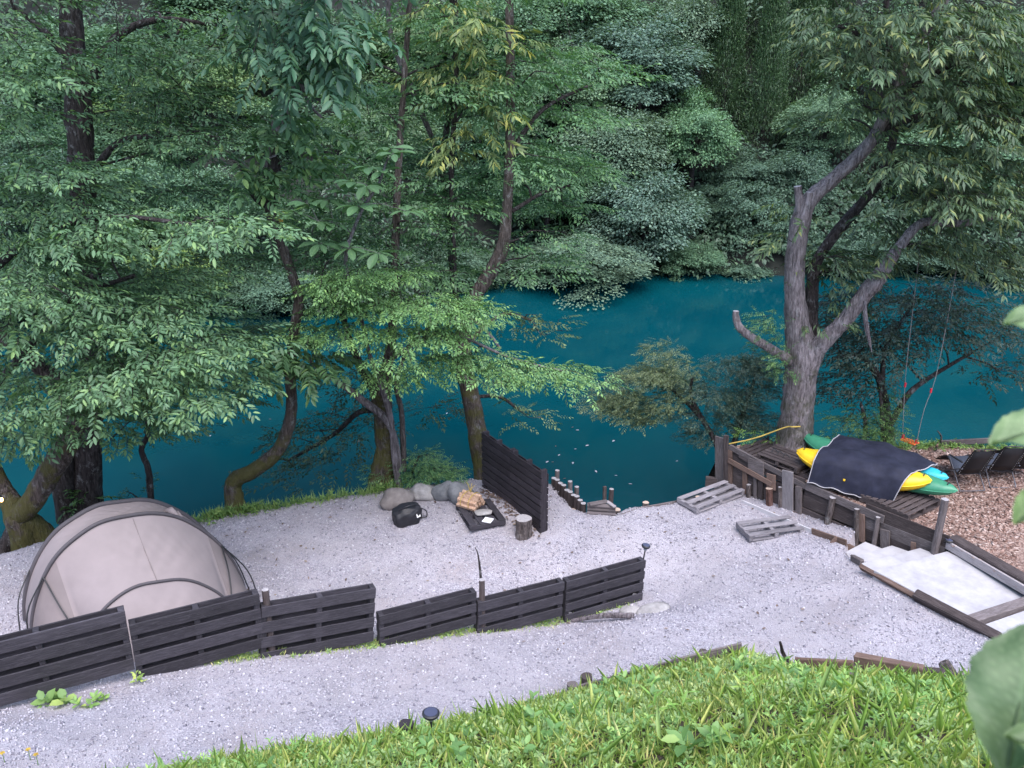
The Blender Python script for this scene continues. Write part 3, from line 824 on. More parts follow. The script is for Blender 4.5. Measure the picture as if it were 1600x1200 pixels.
def pallet(center, xdir, L, Wd, H, nt, mat, label, group=None, tilt=None, name='pallet', gap=None):
    ex = unit(xdir); ez = UP if tilt is None else unit(tilt); ey = unit(ez.cross(ex)); ex = ey.cross(ez)
    root = bpy.data.objects.new(name, None); COL.objects.link(root); root.empty_display_size = .1
    root.matrix_world = place_frame(Vector(center), ex, ey, ez)
    setp(root, label, 'pallet', group)
    for nm, mb in pallet_mesh_parts(L, Wd, H, nt, mat, gap): mb.build(nm, mat, root, local=True)
    return root
# two grey pallets on the gravel
for (nl, nr, fl, lab) in (((1088, 806), (1163, 777), (1060, 786), 'grey dusty pallet on the gravel nearest the lake and the plank wall'),
                          ((1170, 851), (1256, 832), (1143, 833), 'grey dusty pallet on the gravel beside the steps')):
    a, b_, c = G(*nl), G(*nr), G(*fl)
    z = max(a.z, b_.z, c.z) * .5 + (a.z + b_.z + c.z) / 6
    ex = b_ - a; ex.z = 0
    wd = (c - a).length
    n = unit(Vector((-ex.y, ex.x, 0))); 
    L_, W_ = ex.length, max(.62, (c - a).dot(n))
    ctr = (a + b_) / 2 + n * (W_ / 2); pallet((ctr.x, ctr.y, gz1(ctr.x, ctr.y) + .015), ex, L_, W_, .15, 3, 'dusty_pallet', lab, 'pallets lying on the gravel', gap=.125)
# dark pallet with firewood
a, b_, c = G(735, 836), G(785, 829), G(712, 796)
ex = c - a; ex.z = 0; n = unit(Vector((ex.y, -ex.x, 0)))
FW = max(.8, (b_ - a).length); fp = pallet((a + c) / 2 + n * (FW / 2) + UP * .02, ex, ex.length, FW, .15, 4, 'stained_wood', 'dark stained low pallet beside the black screen, firewood on it')
FWX, FWN, FW0 = unit(ex), n, (a + c) / 2 + n * (FW / 2) + UP * .17
# firewood bundle
root = thing('firewood_bundle', FW0 + FWX * .32 - FWN * .12, 'bundle of split reddish firewood tied with yellow cord on the dark pallet', 'firewood')
bc = FW0 + FWX * .32 - FWN * .12; dv = unit(FWN * .6 - FWX * .8); sv = unit(dv.cross(UP))
k = 0
for row, cnt in ((0, 4), (1, 3), (2, 2)):
    for i in range(cnt):
        c = bc + sv * ((i - (cnt - 1) / 2) * .115 + random.uniform(-.01, .01)) + UP * (.055 + row * .095)
        mb = MB(); r = .062
        pts = np.array([[math.cos(t) * r * random.uniform(.7, 1.1), math.sin(t) * r * random.uniform(.7, 1.1)] for t in (random.random() + np.array([0, 1.6, 3.1, 4.7]))])
        v = [list(c + dv * s * (.24 + random.uniform(-.02, .02)) + sv * q[0] + UP * q[1]) for s in (-1, 1) for q in pts]
        mb.add(v, [(0, 1, 2, 3)[::-1], (4, 5, 6, 7), (0, 1, 5, 4), (1, 2, 6, 5), (2, 3, 7, 6), (3, 0, 4, 7)]); mb.build('split_log', 'firewood', root); k += 1
for s in (-.1, .1):
    mb = MB(); tube(mb, [bc + dv * s + sv * math.cos(t) * .24 + UP * (.15 + .17 * math.sin(t)) for t in np.linspace(-.4, 3.6, 9)], [.008] * 9, 5, 2); mb.build('cord', 'yellow_strap', root)
mb = MB(); t0 = bc + UP * .33
for e in ((.1, .06, .2), (-.05, .1, .18), (.02, -.08, .24), (-.12, -.03, .16)):
    tube(mb, [t0, t0 + sv * e[0] * .6 + dv * e[1] * .5 + UP * e[2] * .7, t0 + sv * e[0] + dv * e[1] + UP * e[2]], [.007, .006, .004], 5, 3)
mb.build('cord_end', 'yellow_strap', root)
rock('flat_stone', FW0 - FWX * .12 + FWN * .02 + UP * .035, (.2, .15, .055), 'pale_stone', 'flat pale stone beside the firewood on the dark pallet', seed=9, flat=.5)
mb = MB(); box_at(mb, FW0 - FWX * .42 + FWN * .02 + UP * .008, unit(FWX + FWN * .9), unit(FWN - FWX * .9), UP, .2, .2, .012, .002)
setp(mb.build('paper_sheet', 'paper'), 'square white card lying on the near end of the dark pallet', 'card')
# stump
q = G(818, 836)
mb = MB(); tube(mb, [q - UP * .03, q + UP * .2, q + UP * .4], [.185, .17, .168], 14, 3, .05, True, 0, 1)
setp(mb.build('log_stump', ['log_bark', 'grey_cut_wood']), 'upright sawn log round standing before the black screen', 'log')
# boulders along the edge
for (px, py, s, m_, lab, sd, rz, fl) in ((619, 788, (.41, .34, .26), 'round_stone', 'largest rounded brown boulder at the terrace edge behind the black bag', 3, .3, .0),
                         (662, 778, (.38, .26, .24), 'pale_stone', 'pale flat-topped stone between two boulders under the leafy shrub', 5, -.1, .8),
                         (695, 779, (.24, .22, .24), 'grey_stone', 'small grey stone squeezed between the pale and the slate-grey boulders', 8, .6, .7),
                         (724, 783, (.33, .26, .32), 'grey_stone', 'slate-grey boulder behind the firewood bundle', 12, .2, .7)):
    q = G(px, py); rock('boulder', q + UP * s[2] * .55, s, m_, lab, 'boulder', 'boulders at the terrace edge', sd, rz, 3, fl)
# backpack
q = G(636, 815)
root = thing('duffel_bag', q, 'black duffel bag with a white square patch, slumped against the boulder', 'bag')
import bmesh
bm = bmesh.new(); bmesh.ops.create_icosphere(bm, subdivisions=4, radius=1)
for v in bm.verts:
    d = v.co.copy(); s = Vector([math.copysign(abs(c) ** .72, c) for c in d])
    s.z = max(s.z, -.62); s.z += .12 * s.x; s += d * (.05 * math.sin(7 * d.x + 3 * d.z) + .035 * math.sin(11 * d.y + 5 * d.x) + .03 * math.sin(15 * d.z - 9 * d.x))
    v.co = Vector((s.x * .31, s.y * .24, (s.z + .62) * .25))
bm.transform(Matrix.Rotation(.35, 4, 'Z'))
me = bpy.data.meshes.new('body'); bm.to_mesh(me); bm.free(); me.materials.append(MATS['bag_fabric']); me.polygons.foreach_set('use_smooth', [True] * len(me.polygons))
o = bpy.data.objects.new('body', me); COL.objects.link(o); o.parent = root
bx = Vector((math.cos(.35), math.sin(.35), 0)); by = Vector((-bx.y, bx.x, 0))
pn = unit(-by * .8 + bx * .35 + UP * .35); pc = q + bx * .21 - by * .19 + UP * .22
pu = unit(pn.cross(UP)); pv = pn.cross(pu)
mb = MB(); box_at(mb, pc, pu, pv, pn, .10, .10, .012, .003); pt = mb.build('patch', 'white_print', root)
mb = MB()
for (a_, b_) in (((-.025, -.02), (0, .025)), ((0, .025), (.025, -.02)), ((-.012, -.004), (.012, -.004))):
    board(mb, pc + pu * a_[0] + pv * a_[1] + pn * .0085, pc + pu * b_[0] + pv * b_[1] + pn * .0085, .008, .003, pv if abs(a_[1] - b_[1]) < .01 else pu, .001)
mb.build('emblem', 'black_plastic', pt)
mb = MB(); tube(mb, [q + bx * .28 - by * .1 + UP * .1, q + bx * .4 - by * .14 + UP * .12, q + bx * .4 - by * .1 + UP * .25, q + bx * .25 - by * .05 + UP * .33], [.014] * 4, 6, 4); mb.build('strap', 'bag_fabric', root)
mb = MB(); tube(mb, [q - bx * .2 - by * .1 + UP * .36, q - by * .16 + UP * .46, q + bx * .2 - by * .1 + UP * .44], [.013] * 3, 6, 5); mb.build('handle', 'bag_fabric', root)

# ------------------------------------------------------------------ tent
TL_, TR_ = P(45, 985, .8), P(374, 917, .2)
TC = (TL_ + TR_) / 2; TU = TR_ - TL_; TSL = TU.z / Vector((TU.x, TU.y, 0)).length; TU.z = 0; THW = TU.length / 2; TU = unit(TU); TW = unit(Vector((TU.y, -TU.x, 0)))
TC.z = .5
tent = thing('tent', TC, 'beige tunnel tent with dark pole sleeves behind the pallet fence', 'tent')
def tpt(u, w, h):
    """tent point: u across the arches (-1..1), w metres towards the path, h above its sloping base"""
    q = TC + TU * (u * THW) + TW * w
    return Vector((q.x, q.y, gz1(q.x, q.y) * .75 + .25 * (TC.z + TSL * u * THW) + h))
US = np.linspace(-1, 1, 97)
def arch(h, hw=1.0, p=2.3, q=.62): return [(u * hw, h * max(0.0, 1 - abs(u) ** p) ** q) for u in US]
def door(u): return (u * .98, .16 + .80 * max(0.0, 1 - abs(u / .66) ** 2.2) ** .6 if abs(u) < .66 else .16 * (1 - (abs(u) - .66) / .34) ** .7)
ribs = {  # w: profile
 -2.15: [(u * .82, .02) for u in US], -1.25: [(x, .62 * h) for x, h in arch(1.9, .93)], -.42: arch(1.92, .985), .30: arch(1.90, 1.0),
 1.28: [door(u) for u in US], 2.2: [(u * .80, .02) for u in US]}
rw = sorted(ribs)
def loft(w0, w1, sag, n=18, u0=0, u1=97):
    rows = []
    for k in range(n + 1):
        t = k / n; row = []
        for (a, ha), (b, hb) in list(zip(ribs[w0], ribs[w1]))[u0:u1]:
            row.append(list(tpt(a * (1 - t) + b * t, w0 * (1 - t) + w1 * t, (ha * (1 - t) + hb * t) - sag * math.sin(math.pi * t) * (1 if max(ha, hb) > .3 else .3) + (.012 * math.sin(9 * a + 5 * t) + .010 * math.sin(38 * a + 22 * t) * (a > -.1) + .008 * math.sin(55 * (a - .5 * t)) * (1 - t)) * math.sin(math.pi * t))))
        rows.append(row)
    v = np.array(rows).reshape(-1, 3); m = u1 - u0
    f = [(k * m + i, k * m + i + 1, (k + 1) * m + i + 1, (k + 1) * m + i) for k in range(n) for i in range(m - 1)]
    return v, f
def panel(nm, mat, *a, **k):
    mb = MB(); mb.add(*loft(*a, **k)); return mb.build(nm, mat, tent, True)
panel('front_panel', 'tent_fabric', .30, 1.28, .05, u0=15, u1=82)
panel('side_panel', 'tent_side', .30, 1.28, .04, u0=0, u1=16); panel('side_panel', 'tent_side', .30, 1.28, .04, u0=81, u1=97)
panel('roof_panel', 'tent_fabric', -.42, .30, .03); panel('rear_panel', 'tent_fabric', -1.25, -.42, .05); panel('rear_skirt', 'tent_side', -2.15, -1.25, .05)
panel('door_panel', 'tent_fabric', 1.28, 2.2, .04)
def sleeve(w, mat, r, i0=0, i1=97, off=.02):
    mb = MB(); pts = [tpt(x, w, h + off) for x, h in ribs[w][i0:i1]]
    tube(mb, pts, [r] * len(pts), 8, 1)
    return mb
sleeve(.30, 0, .034).build('pole_sleeve', 'tent_sleeve', tent, True); sleeve(-.42, 0, .042).build('pole_sleeve', 'tent_sleeve', tent, True)
sleeve(1.28, 0, .026, 15, 82).build('door_sleeve', 'tent_sleeve', tent, True)
def pole(pts, r=.012):
    mb = MB(); tube(mb, pts, [r] * len(pts), 6, 5); mb.build('pole', 'black_metal', tent, True)
for s in (-1, 1):
    i = 9 if s < 0 else 87; j = 15 if s < 0 else 81
    a, ha = ribs[.30][i]; b, hb = ribs[1.28][j]; c, hc = ribs[2.2][j]
    pole([tpt(a, .33, ha + .05), tpt((a + b) / 2 + s * .02, .8, (ha + hb) / 2 + .12), tpt(b, 1.3, hb + .06), tpt(b * .98, 1.75, .02)])
    pole([tpt(s * .86, -.42, .95), tpt(s * 1.02, -.15, .55), tpt(s * 1.08, .1, .02)])
    pole([tpt(s * .80, .30, 1.12), tpt(s * 1.01, .5, .6), tpt(s * 1.05, .75, .0)])
for s in (-1.08, 1.08):
    mb = MB(); q = tpt(s, .1, 0); tube(mb, [q + UP * .06, q - UP * .12], [.012, .008], 5, 1); mb.build('peg', 'black_metal', tent)
mb = MB(); c0 = tpt(.45, -.1, 1.72)
for k in range(5):
    a = random.random() * 6; tube(mb, [tpt(.40 + .05 * k, -.15, 1.74 - .09 * k), tpt(.43 + .05 * k, .0, 1.79 - .10 * k), tpt(.46 + .05 * k, .12, 1.70 - .10 * k)], [.035, .055, .03], 7, 3, .25)
mb.build('rolled_vent', 'tent_fabric', tent, True)
mb = MB(); vv = [tpt(.02, .30 + .98 * t, (ribs[.30][48][1] * (1 - t) + ribs[1.28][48][1] * t) - .05 * math.sin(math.pi * t) + .008) for t in np.linspace(.04, .96, 8)]
tube(mb, vv, [.006] * 8, 5, 1); mb.build('seam', 'tent_side', tent)

# ------------------------------------------------------------------ log palisade at the little landing
pal = thing('log_palisade', P(900, 790, -.1), 'row of short weathered log posts with a box of stacked logs at the water edge', 'palisade')
def logpart(name, p0, p1, r, mats, parent, seg=9):
    mb = MB(); tube(mb, [p0, (Vector(p0) + Vector(p1)) / 2, p1], [r, r * .98, r * .95], seg, 3, .05, True, 0, 1); return mb.build(name, mats, parent)
for k in range(10):
    t = k / 9; q = P(865 + 46 * t, 767 + 38 * t, .0); q.z = .34 - .03 * t
    logpart('log_post', (q.x, q.y, -.9), (q.x, q.y, q.z + random.uniform(-.03, .03)), .064, ['old_plank', 'grey_cut_wood'], pal)
    if k in (3, 5): logpart('log_post', (q.x + .15, q.y + .1, -1.0), (q.x + .15, q.y + .1, q.z + .07), .055, ['weathered_wood', 'grey_cut_wood'], pal)
q = P(869, 759, 0); logpart('tall_post', (q.x, q.y, -.9), (q.x + .02, q.y, PY(869, 735, q.y).z), .055, ['weathered_wood', 'grey_cut_wood'], pal)
for k in range(4):
    a, b_ = P(917, 808, 0), P(961, 809, 0)
    a.z = .02 + .095 * k; b_.z = .01 + .085 * k; logpart('cross_log', (a.x, a.y, a.z), (b_.x, b_.y, b_.z), .05, ['weathered_wood', 'grey_cut_wood'], pal)
mb = MB(); board(mb, P(921, 788, .36), P(949, 783, .36), .12, .03, (0, 1, .1)); mb.build('cap_board', 'weathered_wood', pal)
mb = MB(); board(mb, P(948, 783, .36), P(961, 792, .34), .08, .03, (0, 1, .1)); mb.build('cap_board', 'pale_plank', pal)
q = P(945, 790, -.4); mb = MB(); board(mb, (q.x, q.y, -1.0), (q.x - .02, q.y, PY(945, 760, q.y).z), .08, .05, (1, .3, 0)); mb.build('board_post', 'old_plank', pal)
q = P(953, 791, -.4); logpart('tall_post', (q.x, q.y, -1.0), (q.x + .02, q.y, PY(954, 764, q.y).z), .058, ['old_plank', 'grey_cut_wood'], pal)
def edge_line(pts, h, th, mat, label, name='edging_board', category='board', group=None, zoff=0.0, single=False):
    root = thing(name, pts[0], label, category, group)
    for a, b_ in zip(pts[:-1], pts[1:]):
        mb = MB(); board(mb, a + UP * (h / 2 + zoff), b_ + UP * (h / 2 + zoff), h, th, UP, .004, 0, .004); mb.build('board', mat, root)
    return root
edge_line([P(859, 768, .02), P(897, 803, .0), P(928, 806, .0), P(961, 810, .0)], .13, .03, 'white_edge', 'pale thin board edging the gravel around the log palisade', zoff=-.07)
edge_line([P(961, 809, -.02), P(1000, 795, -.03), P(1050, 786, -.05), P(1085, 779, -.07)], .14, .035, 'weathered_wood', 'low grey board along the gravel edge above the lake', zoff=-.1)
for (px, py, r, lab) in ((896, 799, .06, 'sawn stake top beside the row of palisade logs'), (938, 806, .065, 'sawn stake top in front of the stacked palisade logs'), (964, 799, .085, 'pale sawn stake at the right corner of the log palisade'), (1009, 788, .075, 'pale sawn stake on the gravel edge between palisade and pallets'), (1090, 779, .06, 'low sawn stake behind the grey pallet nearest the lake')):
    q = P(px, py, 0); post_obj('stake', (q.x, q.y, -.8), (q.x, q.y, .05), r, ['log_bark', 'cut_wood'], lab, 'stake', 'sawn stakes along the water edge')

# ------------------------------------------------------------------ plank retaining wall
RD = unit(Vector((WB.x - WA.x, WB.y - WA.y, 0))); RN = unit(Vector((RD.y, -RD.x, 0)))     # RN faces the gravel
if RN.y > 0: RN = -RN
RC = RN.x * WA.x + RN.y * WA.y; RLEN = (Vector((WB.x, WB.y, 0)) - Vector((WA.x, WA.y, 0))).length
def wp(px, py, off=0.0):
    return PL(px, py, (RN.x, RN.y), RC + off)
def sz(s, z, off=0.0): return Vector((WA.x, WA.y, 0)) + RD * s + RN * off + UP * z
rwall = thing('plank_retaining_wall', sz(RLEN / 2, .1), 'weathered plank retaining wall with leaning stakes below the kayaks', 'retaining wall')
def rboard(s0, z0, s1, z1, w, mat, off=0.0, th=.035):
    mb = MB(); board(mb, sz(s0, z0, off), sz(s1, z1, off), w, th, UP, .005, 0, .012); mb.build('plank', mat, rwall)
for (s0, s1, zs) in ((.12, 2.25, (.70, .42, .14, -.14, -.38)), (2.26, 3.7, (.62, .34, .06, -.2)), (3.71, 5.36, (.72, .46, .2))):
    for k, z in enumerate(zs):
        rboard(s0 + random.uniform(-.04, .02), z + random.uniform(-.02, .02), s1 + random.uniform(-.02, .04), z + random.uniform(-.03, .03), .275, random.choice(['old_plank', 'old_plank', 'weathered_wood']) if k else 'old_plank', random.uniform(-.01, .01))
rboard(.28, .95, 2.3, .72, .12, 'weathered_wood', .04, .05); rboard(2.3, .74, 4.1, .68, .17, 'weathered_wood', .045, .04)
def rpx(px0, py0, px1, py1, wpx, mat, off=.06, th=.03, nm='stake_board'):
    """board on the wall given by its axis in the photograph and its width in pixels"""
    a, b_ = wp(px0, py0, off), wp(px1, py1, off)
    k = (Vector(a) - Vector((0, 0, CAM_Z))).length / FPX
    mb = MB(); board(mb, a, b_, wpx * k * 1.15, th, RD if abs(py1 - py0) > abs(px1 - px0) * .9 else UP, .005, 0, .01); return mb.build(nm, mat, rwall)
rpx(1125, 683, 1125, 770, 15, 'weathered_wood', .03); rpx(1134.5, 680, 1134.5, 772, 6, 'old_plank', .09, .06, 'post'); rpx(1140, 704, 1140, 772, 8, 'brown_plank', .07)
rpx(1138, 719, 1206, 757, 7, 'brown_plank', .12, .03, 'brace'); rpx(1181, 719, 1181, 743, 24, 'weathered_wood', .09); rpx(1180, 746, 1180, 785, 5, 'weathered_wood', .07)
rpx(1188, 742, 1188, 779, 8, 'old_plank', .08); rpx(1205, 741, 1205, 765, 13, 'brown_plank', .08); rpx(1231, 736, 1231, 815, 16, 'pale_plank', .09, .04)
rpx(1164, 735, 1164, 772, 7, 'brown_plank', .06); rpx(1248, 760, 1248, 822, 8, 'weathered_wood', .08, .05); rpx(1241, 799, 1241, 818, 7, 'brown_plank', .1)
rpx(1347, 803, 1347, 847, 7, 'brown_plank', .06); rpx(1383, 828, 1383, 858, 12, 'weathered_wood', .07); rpx(1311, 829, 1311, 846, 7, 'weathered_wood', .07); rpx(1427, 847, 1427, 862, 6, 'brown_plank', .07)
rpx(1155, 712, 1195, 735, 5, 'old_plank', .05)
def rlog(px0, py0, px1, py1, wpx, off=.11, mats=('log_bark', 'grey_cut_wood')):
    a, b_ = wp(px0, py0, off), wp(px1, py1, off); k = (Vector(a) - Vector((0, 0, CAM_Z))).length / FPX
    logpart('stake', b_, a, wpx * k * .5, list(mats), rwall)
rlog(1170, 757, 1169, 785, 7); rlog(1202, 763, 1202, 800, 11, .14, ('red_bark', 'cut_wood')); rlog(1219, 761, 1219, 812, 6); rlog(1270, 814, 1270, 838, 9); rlog(1301, 777, 1288, 838, 10, .1)
rlog(1339, 795, 1338, 852, 8, .1); rlog(1372, 808, 1364, 858, 7, .1, ('weathered_wood', 'grey_cut_wood')); rlog(1477, 780, 1459, 868, 11, .08, ('weathered_wood', 'grey_cut_wood')); rlog(1281, 821, 1281, 838, 6)
# stump end at its lake corner
edge_line([P(1102, 755, -.15), P(1122, 757, -.15)], .22, .12, 'old_plank', 'short dark log baulk at the lake corner of the plank wall', 'timber_baulk', 'timber', zoff=-.05)
for a, b_, h, mat, lab in (((1268, 834), (1322, 853), .16, 'brown_plank', 'reddish plank on edge where the gravel meets the steps'), ((1160, 786), (1268, 832), .1, 'white_edge', 'thin pale strip edging the gravel below the plank wall'),
                          ((1300, 848), (1336, 868), .2, 'brown_plank', 'second reddish plank on edge beside the lowest step')):
    edge_line([G(*a), G(*b_)], h, .035, mat, lab, zoff=-.03)

# ------------------------------------------------------------------ concrete steps
la, lb = P(1366, 891, .57), P(1480, 861, .57); lc, ld = P(1614, 928, .57), P(1514, 970, .57)
so = unit(Vector((WA.x - WB.x, WA.y - WB.y, 0)))
steps = thing('concrete_steps', (la + lb) / 2, 'pale concrete steps with a broad landing beside the plank wall', 'steps')
def slab(nm, quad, z, th, parent, mat='concrete', ch=.012):
    mb = MB(); c = sum(quad, Vector()) / 4; top = [q.lerp(c, ch / max(.1, (q - c).length)) for q in quad]
    v = [(q.x, q.y, z) for q in top] + [(q.x, q.y, z - ch) for q in quad] + [(q.x, q.y, z - th) for q in quad]
    f = [(0, 1, 2, 3)] + [(i + 4, (i + 1) % 4 + 4, (i + 1) % 4, i) for i in range(4)] + [(i + 8, (i + 1) % 4 + 8, (i + 1) % 4 + 4, i + 4) for i in range(4)]
    n = np.cross(np.array(v[1]) - np.array(v[0]), np.array(v[2]) - np.array(v[0]))
    if n[2] < 0: f = [q[::-1] for q in f]
    mb.add(v, f); return mb.build(nm, mat, parent)
slab('landing', [la, lb, lc, ld], .57, .5, steps)
_prev = (la, lb)
for k, (p_, q_) in enumerate((((1346, 880), (1438, 856)), ((1332, 870), (1394, 852)), ((1321, 862), (1352, 846)))):
    z = .57 - .15 * (k + 1); a_, b_ = P(*p_, z), P(*q_, z)
    slab('step', [a_, b_, _prev[1] + RD * .05, _prev[0] + RD * .05], z, .5, steps); _prev = (a_, b_)
slab('upper_step', [P(1528, 979, .68), P(1640, 940, .68), P(1750, 1000, .68), P(1620, 1030, .68)], .68, .5, steps)
mb = MB(); board(mb, P(1516, 972, .62), P(1640, 931, .62), .2, .16, (0, 1, 0), .012); mb.build('timber_riser', 'weathered_wood', steps)
mb = MB(); q0, q1 = P(1431, 930, .60), P(1562, 998, .76)
board(mb, q0, q1, .17, .2, (0, 1, .2), .02, 0, .02); o = mb.build('timber_edging', 'old_plank'); setp(o, 'dark rotten timber along the gravel side of the landing', 'timber')
q0, q1 = P(1345, 886, .44), P(1432, 934, .54); mb = MB(); board(mb, q0, q1, .08, .12, (0, 1, .2), .01, 0, .02); setp(mb.build('timber_edging', 'brown_plank'), 'thin brown timber between gravel and the middle steps', 'timber')
mb = MB(); board(mb, P(1332, 871, .3), P(1347, 880, .36), .12, .1, UP, .01, 0, .02); setp(mb.build('timber_edging', 'weathered_wood'), 'small timber offcut at the corner of the steps', 'timber')
mb = MB(); q0, q1 = WB + RD * .1, WC + (WC - WB) * .8; q0 = Vector((q0.x, q0.y, .64)); q1 = Vector((q1.x, q1.y, .82))
board(mb, q0 + UP * .02, q1 + UP * .0, .17, .05, UP, .008, 0, .01); setp(mb.build('timber_edging', 'pale_plank'), 'long pale plank on edge bordering the landing', 'timber')
mb = MB(); o_ = -RN * .165 + UP * .05; board(mb, q0 + o_, q1 + o_, .2, .26, UP, .02, 0, .02); setp(mb.build('timber_edging', 'old_plank'), 'long dark beam behind the pale plank, against the wood chips', 'timber')

# ------------------------------------------------------------------ pallets under and beside the kayaks
def chip_pallet(nl, nr, W_, H, z, nt, mat, lab, ex=None):
    a, b_ = P(*nl, z + H), P(*nr, z + H); e = b_ - a if ex is None else ex; e.z = 0; n = unit(Vector((-e.y, e.x, 0)))
    if n.y < 0: n = -n
    c = (a + b_) / 2 + n * (W_ / 2); c.z = z
    return pallet(c, n if nt > 6 else e, W_ if nt > 6 else e.length, e.length if nt > 6 else W_, H, nt, mat, lab, 'pallets on the wood-chip terrace')
chip_pallet((1343, 771), (1420, 805), 1.15, .17, CHIP_Z + .03, 9, 'old_plank', 'weathered pallet under the right end of the kayaks')
chip_pallet((1274, 741), (1340, 770), 1.15, .17, CHIP_Z + .03, 8, 'old_plank', 'weathered pallet under the covered middle of the kayaks')
chip_pallet((1216, 724), (1272, 746), .8, .15, CHIP_Z + .02, 7, 'old_plank', 'dark pallet below the left nose of the yellow kayak')
chip_pallet((1152, 701), (1213, 727), 1.0, .15, CHIP_Z + .02, 8, 'old_plank', 'dark pallet behind the tall end of the plank wall')
chip_pallet((1183, 708), (1246, 732), .8, .14, CHIP_Z + .18, 6, 'old_plank', 'pallet stacked on another in front of the big tree')
for k in range(3):
    q = P(1206 + 9 * k, 706 + 4 * k, CHIP_Z + .36); mb = MB(); tube(mb, [q, q + Vector((.05, .05, .06)), q + Vector((.14, -.02, .0))], [.012] * 3, 6, 3)
    setp(mb.build('bracket', 'black_metal'), 'small black metal bracket on the stacked pallet, %s' % ('leftmost of three', 'middle of three', 'rightmost of three')[k], 'bracket', 'brackets on the stacked pallet')

# ------------------------------------------------------------------ kayaks
def kayak(p0, p1, wd, ht, mat, label, name='kayak'):
    p0, p1 = Vector(p0), Vector(p1); ax = unit(p1 - p0); sd = unit(ax.cross(UP)); up = sd.cross(ax); L = (p1 - p0).length
    root = thing(name, (p0 + p1) / 2, label, 'kayak', 'kayaks stored on pallets'); n, m = 26, 16; rows = []
    for i in range(n + 1):
        t = i / n; s = max(.0, math.sin(math.pi * t)); w = wd / 2 * s ** .5; rise = .12 * abs(2 * t - 1) ** 3 * ht / .3
        row = []
        for j in range(m):
            a = 2 * math.pi * j / m; ca, sa = math.cos(a), math.sin(a)
            y = w * math.copysign(abs(ca) ** .75, ca); z = (.55 * ht if sa > 0 else .5 * ht) * sa * s ** .4
            if sa > .3: z += .05 * (1 - abs(ca)) * (1 if .12 < t < .9 else .4)
            row.append(list(p0 + ax * (L * t) + sd * y + up * (z + rise)))
        rows.append(row)
    v = np.array(rows).reshape(-1, 3); f = [(i * m + j, i * m + (j + 1) % m, (i + 1) * m + (j + 1) % m, (i + 1) * m + j) for i in range(n) for j in range(m)]
    mb = MB(); mb.add(v, [q[::-1] for q in f]); mb.build('hull', mat, root, True)
    mb = MB(); rim = [p0 + ax * (L * t) + sd * (s * wd * .5 * math.sin(math.pi * t) ** .5) + up * (.12 * abs(2 * t - 1) ** 3 * ht / .3 + .0) for s, ts in ((-1, np.linspace(.01, .99, 22)), (1, np.linspace(.99, .01, 22))) for t in ts]
    tube(mb, rim, [.014] * len(rim), 6, 1); mb.build('rim', mat, root, True)
    for t in (.06, .94):
        mb = MB(); c = p0 + ax * (L * t) + up * (ht * .45 + .06); tube(mb, [c - sd * .05, c + up * .04, c + sd * .05], [.012] * 3, 6, 3); mb.build('toggle', 'black_plastic', root)
    return root, ax, sd, up, L
Y0, Y1 = P(1243, 716, 1.15), P(1454, 764, 1.15)
ky, kax, ksd, kup, kL = kayak(Y0, Y1, .84, .46, 'yellow_plastic', 'bright yellow kayak, nearest of the three, half under the dark tarp')
gk = kayak(P(1253, 690, 1.19), P(1494, 779, 1.06), .74, .42, 'green_plastic', 'green kayak with pale lettering behind the yellow one')
G0, G1 = P(1253, 690, 1.19), P(1494, 779, 1.06)
kayak(P(1316, 698, 1.17), P(1480, 757, 1.12), .6, .36, 'cyan_plastic', 'light blue kayak mostly hidden under the dark tarp')
# lettering on the green hull: a worn, unreadable pale script line
mb = MB(); gax = unit(G1 - G0); gs = unit(gax.cross(UP)); b0 = G0.lerp(G1, .80) - gs * 0
for k in range(11):
    t = .80 + .014 * k; w = .34 * math.sin(math.pi * t) ** .62
    c = G0.lerp(G1, t) + gs * (w + .004) * (1 if gs.y < 0 else -1) + UP * (.035 + .12 * abs(2 * t - 1) ** 3)
    hgt = (.05, .03, .05, .03, .03, .05, .03, .03, .045, .03, .03)[k]
    board(mb, c - UP * hgt / 2, c + UP * hgt / 2 + gax * .012, .012, .012, gax, .002)
mb.build('lettering', 'white_print', gk[0])
# tarp draped over them
nS, nT = 60, 44; rows = []
side = -1 if ksd.y > 0 else 1            # towards the camera
near = ksd * side
for j in range(nT + 1):
    t = j / nT; row = []
    prof = [(0, .52, -.32), (.10, .50, -.06), (.20, .43, .25), (.30, .18, .39), (.42, -.10, .40), (.54, -.40, .31), (.68, -.80, .36), (.84, -1.2, .28), (1, -1.55, .05)]
    xs_ = [p[0] for p in prof]; off = np.interp(t, xs_, [p[1] for p in prof]); hh = np.interp(t, xs_, [p[2] for p in prof])
    for i in range(nS + 1):
        s = i / nS; s0 = .15 + .10 * t; s1 = .77 + .22 * min(1, t * 1.35)
        u = s0 + (s1 - s0) * s; endw = 1 - .30 * abs(2 * u - 1) ** 2.2
        wob = .014 * math.sin(17 * u + 5 * t) + .012 * math.sin(31 * u - 13 * t) + .016 * math.sin(9 * t + 23 * u) + .010 * abs(math.sin(26 * u + 17 * t)) + (.03 * math.sin(40 * u) if t < .1 else 0)
        if j == 0: wob += .05 * math.sin(6 * u) - .10 * (s > .93)
        c = Y0 + kax * (kL * u) + near * (off * endw + .3 * wob) + UP * (hh * (endw if hh > 0 else 1) + wob)
        row.append([c.x, c.y, max(c.z, CHIP_Z + .12)])
    rows.append(row)
v = np.array(rows).reshape(-1, 3); m = nS + 1
mb = MB(); mb.add(v, [(j * m + i, j * m + i + 1, (j + 1) * m + i + 1, (j + 1) * m + i) for j in range(nT) for i in range(nS)])
tarp = thing('tarp', Y0.lerp(Y1, .5) - UP * .2, 'dark navy mesh tarp draped over the kayaks', 'tarp')
